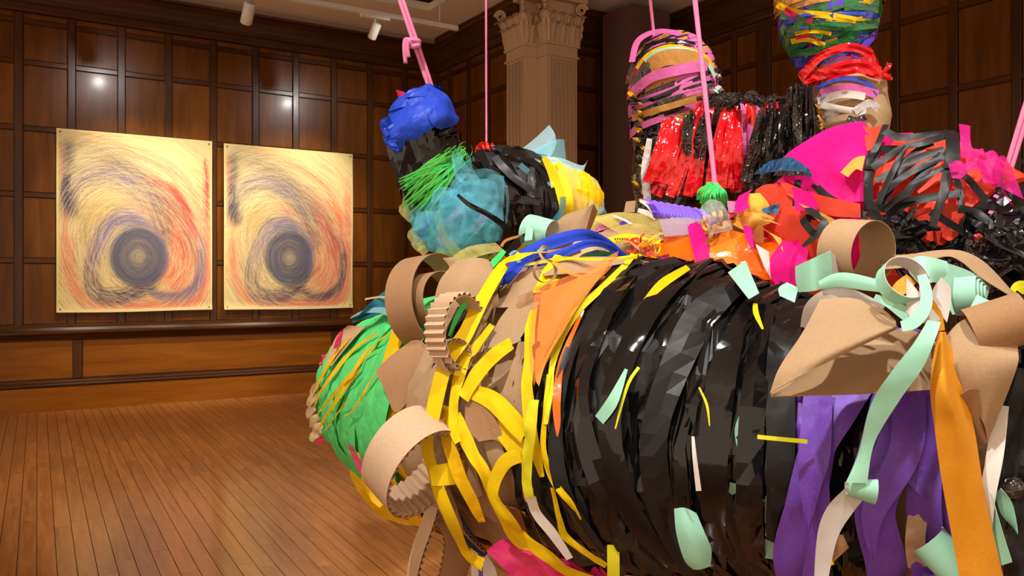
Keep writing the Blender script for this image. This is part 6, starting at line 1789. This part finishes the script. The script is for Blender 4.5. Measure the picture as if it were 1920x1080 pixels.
# knob wraps: narrow slanting strips
for i in range(40):
    y = 0.12 + 0.50 * i / 39
    m = [BLK, PINK, OCHRE, BLK, PINK, BLKT, YELS, PINK][i % 8]
    w = {0: .012, 3: .014, 5: .012, 6: .012}.get(i % 8, rD.uniform(.03, .05))
    a0 = rD.uniform(0, 6)
    band('wound_strip', bK, y, w, m, rootD, a0, a0 + rD.uniform(3.5, 6.2), slant=0.095, ph=1.57, off=rD.uniform(0.006, 0.016), amp=0.005, seed=900 + i, flat=False, cross=2, res=40)
for i, (p, w, m) in enumerate((([(1188, 118), (1200, 80), (1235, 66), (1275, 70)], 12, PINK), ([(1190, 128), (1215, 95), (1250, 82), (1300, 88)], 8, BLK), ([(1200, 130), (1222, 104), (1262, 92), (1312, 106), (1330, 130)], 7, YELS), ([(1214, 118), (1240, 100), (1280, 98), (1315, 115), (1332, 145)], 8, MINT),
                               ([(1222, 128), (1250, 112), (1290, 112), (1318, 130)], 30, OCHRE), ([(1196, 160), (1215, 132), (1225, 120)], 14, BLKT), ([(1190, 195), (1240, 180), (1320, 140)], 7, BLK), ([(1192, 180), (1225, 150), (1270, 135), (1318, 125)], 20, PINK),
                               ([(1196, 215), (1250, 190), (1330, 160)], 8, BLKT), ([(1195, 222), (1240, 205), (1300, 185)], 12, OCHRE), ([(1200, 232), (1240, 215), (1280, 200)], 8, BLK), ([(1205, 240), (1250, 218), (1330, 185)], 12, PINK), ([(1185, 160), (1200, 120), (1232, 85)], 8, BLK), ([(1188, 150), (1196, 125), (1212, 100)], 7, OCHRE))):
    rib('wound_strip', 'D', p, w, m, rootD, lift=0.022 + 0.001 * i, n=22, cross=2, wob=0.003, seed=i, thick=0)
for i in range(12):
    x, y = rD.uniform(1322, 1352), rD.uniform(130, 180)
    rib('knob_scrap', None, [(x - 5, y - 4, 4.2), (x + 2, y, 4.16), (x + 7, y + 5, 4.18)], [5, 9, 5], [BLKT, WHITEP, LIME, MINT][i % 4], rootD, n=6, wob=0.02, seed=i, smooth=False)
for i in range(26):
    y = 165 + 210 * i / 25
    x = 1192 + rD.uniform(-9, 14) + (6 if y > 250 else -2)
    rib('beaded_trim', None, [(x - 5, y, 4.18), (x + 1, y + 4, 4.15), (x + 6, y + 9, 4.17)], [4, 8, 4], [BLKT, YELS, BLKT, OCHRE][i % 4], rootD, n=6, wob=0.02, seed=i, smooth=False)
rib('silver_strip', None, [(1218, 260, 4.08), (1210, 320, 4.06), (1214, 375, 4.06)], [10, 16, 14], SILV, rootD, n=12, wob=0.01, smooth=False)
rib('coral_strip', 'D', [(1265, 225), (1295, 212), (1325, 195)], [16, 20, 12], ORBR, rootD, lift=0.04, n=12, wob=0.02, smooth=False)
# tinsel curtain: red sheaves and black strands
def sheaf(x0, y0, x1, y1, spread0, spread1, cnt, mats, wlo, whi, sag=0.0, name='tinsel_strand', dep=(3.96, 4.04)):
    for i in range(cnt):
        k = (i + 0.5) / cnt * 2 - 1
        a = (x0 + k * spread0 + rD.uniform(-2, 2), y0 + rD.uniform(-5, 5) + abs(k) * 4)
        b_ = (x1 + k * spread1 + rD.uniform(-6, 6), y1 + rD.uniform(-14, 8))
        m_ = ((a[0] + b_[0]) / 2 + k * sag + rD.uniform(-3, 3), (a[1] + b_[1]) / 2)
        d = rD.uniform(*dep)
        rib(name, None, [(a[0], a[1], d + 0.02), (m_[0], m_[1], d - 0.03), (b_[0], b_[1], d)], [wlo, rD.uniform(wlo, whi), rD.uniform(wlo, whi)], mats[i % len(mats)], rootD, n=18, cross=2, wob=0.022, seed=i, thick=0, smooth=mats[0] is REDF)
sheaf(1325, 192, 1262, 362, 12, 46, 15, [REDF], 10, 24, name='red_strand')
sheaf(1268, 222, 1232, 340, 22, 24, 8, [REDF], 12, 24, name='red_strand')
sheaf(1372, 200, 1362, 356, 14, 34, 12, [REDF], 10, 24, name='red_strand', dep=(3.98, 4.05))
sheaf(1402, 190, 1408, 330, 12, 26, 6, [REDF, PINK], 8, 14, name='red_strand', dep=(4.0, 4.06))
sheaf(1310, 210, 1300, 300, 26, 16, 10, [BLKT], 6, 12, name='black_strand', dep=(3.92, 3.98))
sheaf(1395, 250, 1400, 340, 40, 40, 10, [BLKT, PINK, BLK], 7, 14, name='black_strand', dep=(4.02, 4.06))
sheaf(1455, 200, 1440, 352, 30, 52, 34, [BLKT, BLKT, BLK], 5, 11, name='black_strand', dep=(3.90, 3.98))
sheaf(1500, 160, 1500, 320, 22, 26, 22, [BLKT, BLKT, BLK], 5, 11, name='black_strand', dep=(3.88, 3.96))
for i in range(18):
    x = 1330 + 110 * i / 17
    rib('black_strand', None, [(x - 22, 206 - i * .6 + rD.uniform(-6, 6), 4.0), (x, 180 + rD.uniform(-6, 8), 3.98), (x + 24, 180 + rD.uniform(-5, 12), 3.98)], [6, 11, 6], BLKT, rootD, n=10, wob=0.02, seed=i, thick=0, smooth=False)
for i in range(12):
    x = 1390 + 9 * i
    rib('pink_strand', None, [(x, 195 + rD.uniform(-8, 8), 4.0), (x + 5, 210, 3.97), (x + 3, 235 + rD.uniform(-8, 12), 3.98)], [5, 9, 5], [PINK, REDF, CORAL][i % 3], rootD, n=8, wob=0.02, seed=i, thick=0, smooth=False)
# neck: blue, green, yellow and red windings
for i in range(46):
    y = 0.255 + 0.235 * i / 45
    m = [BLUF, GRNF, BLUF, REDP, YELS, BLUF, GRNF, BLUET, ORCR, BLUF, GRNF, PURF][i % 12]
    a0 = rD.uniform(0, 6)
    band('wound_strip', bW, y, rD.uniform(0.018, 0.05), m, rootD, a0, a0 + rD.uniform(2.2, 5.5), slant=rD.uniform(0.01, 0.05), ph=rD.uniform(1.5, 4.5), off=rD.uniform(0.006, 0.02), amp=0.008, seed=960 + i, flat=True, cross=2, res=30)
for i in range(9):
    band('bronze_fold', bW, 0.10 + 0.13 * i / 8, 0.07, ORBR if i % 3 else YELS, rootD, 0, 6.283, slant=0.02, ph=1, off=0.02, amp=0.018, seed=1010 + i, flat=True, cross=2, res=24)
for i, (p, w, m) in enumerate((([(1468, 8), (1500, 22), (1545, 30), (1600, 38)], 12, YELS), ([(1475, 25), (1520, 40), (1580, 48), (1636, 42)], 16, GRNF), ([(1480, 18), (1500, 30), (1530, 38)], 10, REDP), ([(1480, 40), (1520, 30), (1560, 32)], 12, BLUF), ([(1485, 60), (1520, 58), (1545, 66)], 12, GRNF),
                               ([(1492, 75), (1520, 72), (1548, 82)], 10, YELS), ([(1500, 68), (1520, 66), (1540, 72)], 6, REDP), ([(1490, 95), (1540, 90), (1600, 60)], 14, GRNF), ([(1500, 115), (1550, 108), (1620, 75)], 16, BLUF), ([(1600, 110), (1622, 80), (1636, 55)], 12, PURF), ([(1498, 60), (1530, 55), (1560, 62)], 7, YELS))):
    rib('wound_strip', 'D', p, w, m, rootD, lift=0.03, n=18, cross=2, wob=0.008, seed=i, thick=0, smooth=False)
for i, (p, w) in enumerate((([(1508, 142), (1540, 105), (1590, 92), (1625, 108)], 16), ([(1512, 150), (1545, 138), (1600, 126), (1640, 142)], 20), ([(1515, 130), (1530, 160), (1528, 178)], 18), ([(1600, 134), (1630, 146), (1656, 150)], 12), ([(1640, 150), (1650, 135), (1658, 122)], 10))):
    rib('red_strand', 'D', p, w, REDF, rootD, lift=0.04, n=20, cross=3, wob=0.012, seed=i, thick=0, smooth=False)
for i, (p, w, m) in enumerate((([(1545, 125), (1580, 115), (1620, 120)], 14, PINK), ([(1600, 122), (1625, 116)], 8, TBLUE), ([(1540, 165), (1580, 150), (1620, 158), (1640, 180)], 8, BLUF), ([(1545, 175), (1590, 165), (1640, 180)], 16, PINK), ([(1540, 190), (1580, 176), (1620, 184)], 14, WHITEP),
                               ([(1545, 195), (1580, 205), (1620, 212)], 12, WHITEP), ([(1600, 210), (1625, 195), (1640, 205)], 14, SILV), ([(1590, 222), (1605, 226), (1620, 220)], 12, BLKT), ([(1548, 230), (1560, 215), (1575, 208)], 14, CLEAR), ([(1555, 175), (1545, 190), (1540, 215)], 6, TBLUE))):
    rib('wound_strip', 'D', p, w, m, rootD, lift=0.025, n=18, cross=2, wob=0.006, seed=40 + i, thick=0)
for i in range(10):
    x, y = 1650 + rD.uniform(-8, 8), 190 + i * 8
    rib('beaded_trim', None, [(x - 6, y - 4, 4.05), (x, y, 4.02), (x + 6, y + 6, 4.04)], [6, 11, 6], [WHITEP, YELS, BLKT, SILV][i % 4], rootD, n=6, wob=0.02, seed=i, smooth=False)
for i in range(8):
    y = 195 + i * 8
    rib('olive_tuft', None, [(1532, y, 4.05), (1538, y + 6, 4.02), (1544, y + 14, 4.03)], [5, 9, 4], OCHRE, rootD, n=6, wob=0.02, seed=i, smooth=False)

# ================================================================== ropes
def hang(px0, py0, px1, py1, d, up=CEIL):
    """rope through two photo points at one depth, run on up to the ceiling"""
    a, b_ = P(px0, py0, d), P(px1, py1, d)
    k = (up - 0.002 - b_.z) / max(1e-6, a.z - b_.z)
    return [b_ + (a - b_) * k, b_ + (a - b_) * (k * 0.66 + 0.05), b_ + (a - b_) * 0.3, b_]
rope('rope', hang(752, 0, 808, 166, 3.70), 0.0085, ROPEM, 'doubled pink rope with a knot, holding the blue-capped bundle', True, P(777, 78, 3.66))
rope('rope', hang(911.5, 12, 912, 284, 3.80), 0.0048, ROPEM, 'thin straight pink rope ending at the orange knot, left of the column')
rope('rope', hang(1219, 0, 1226, 66, 4.30), 0.0085, ROPEM, 'short visible pink rope holding the pink and black knob')
rope('rope', hang(1303, 0, 1341, 350, 2.80), 0.0085, ROPEM, 'long pink rope ending at the green tinsel ball')
rope('rope', hang(1921, 218, 1876, 366, 2.46), 0.0075, ROPEM, 'slanting pink rope at the right edge, above the black strips', True)
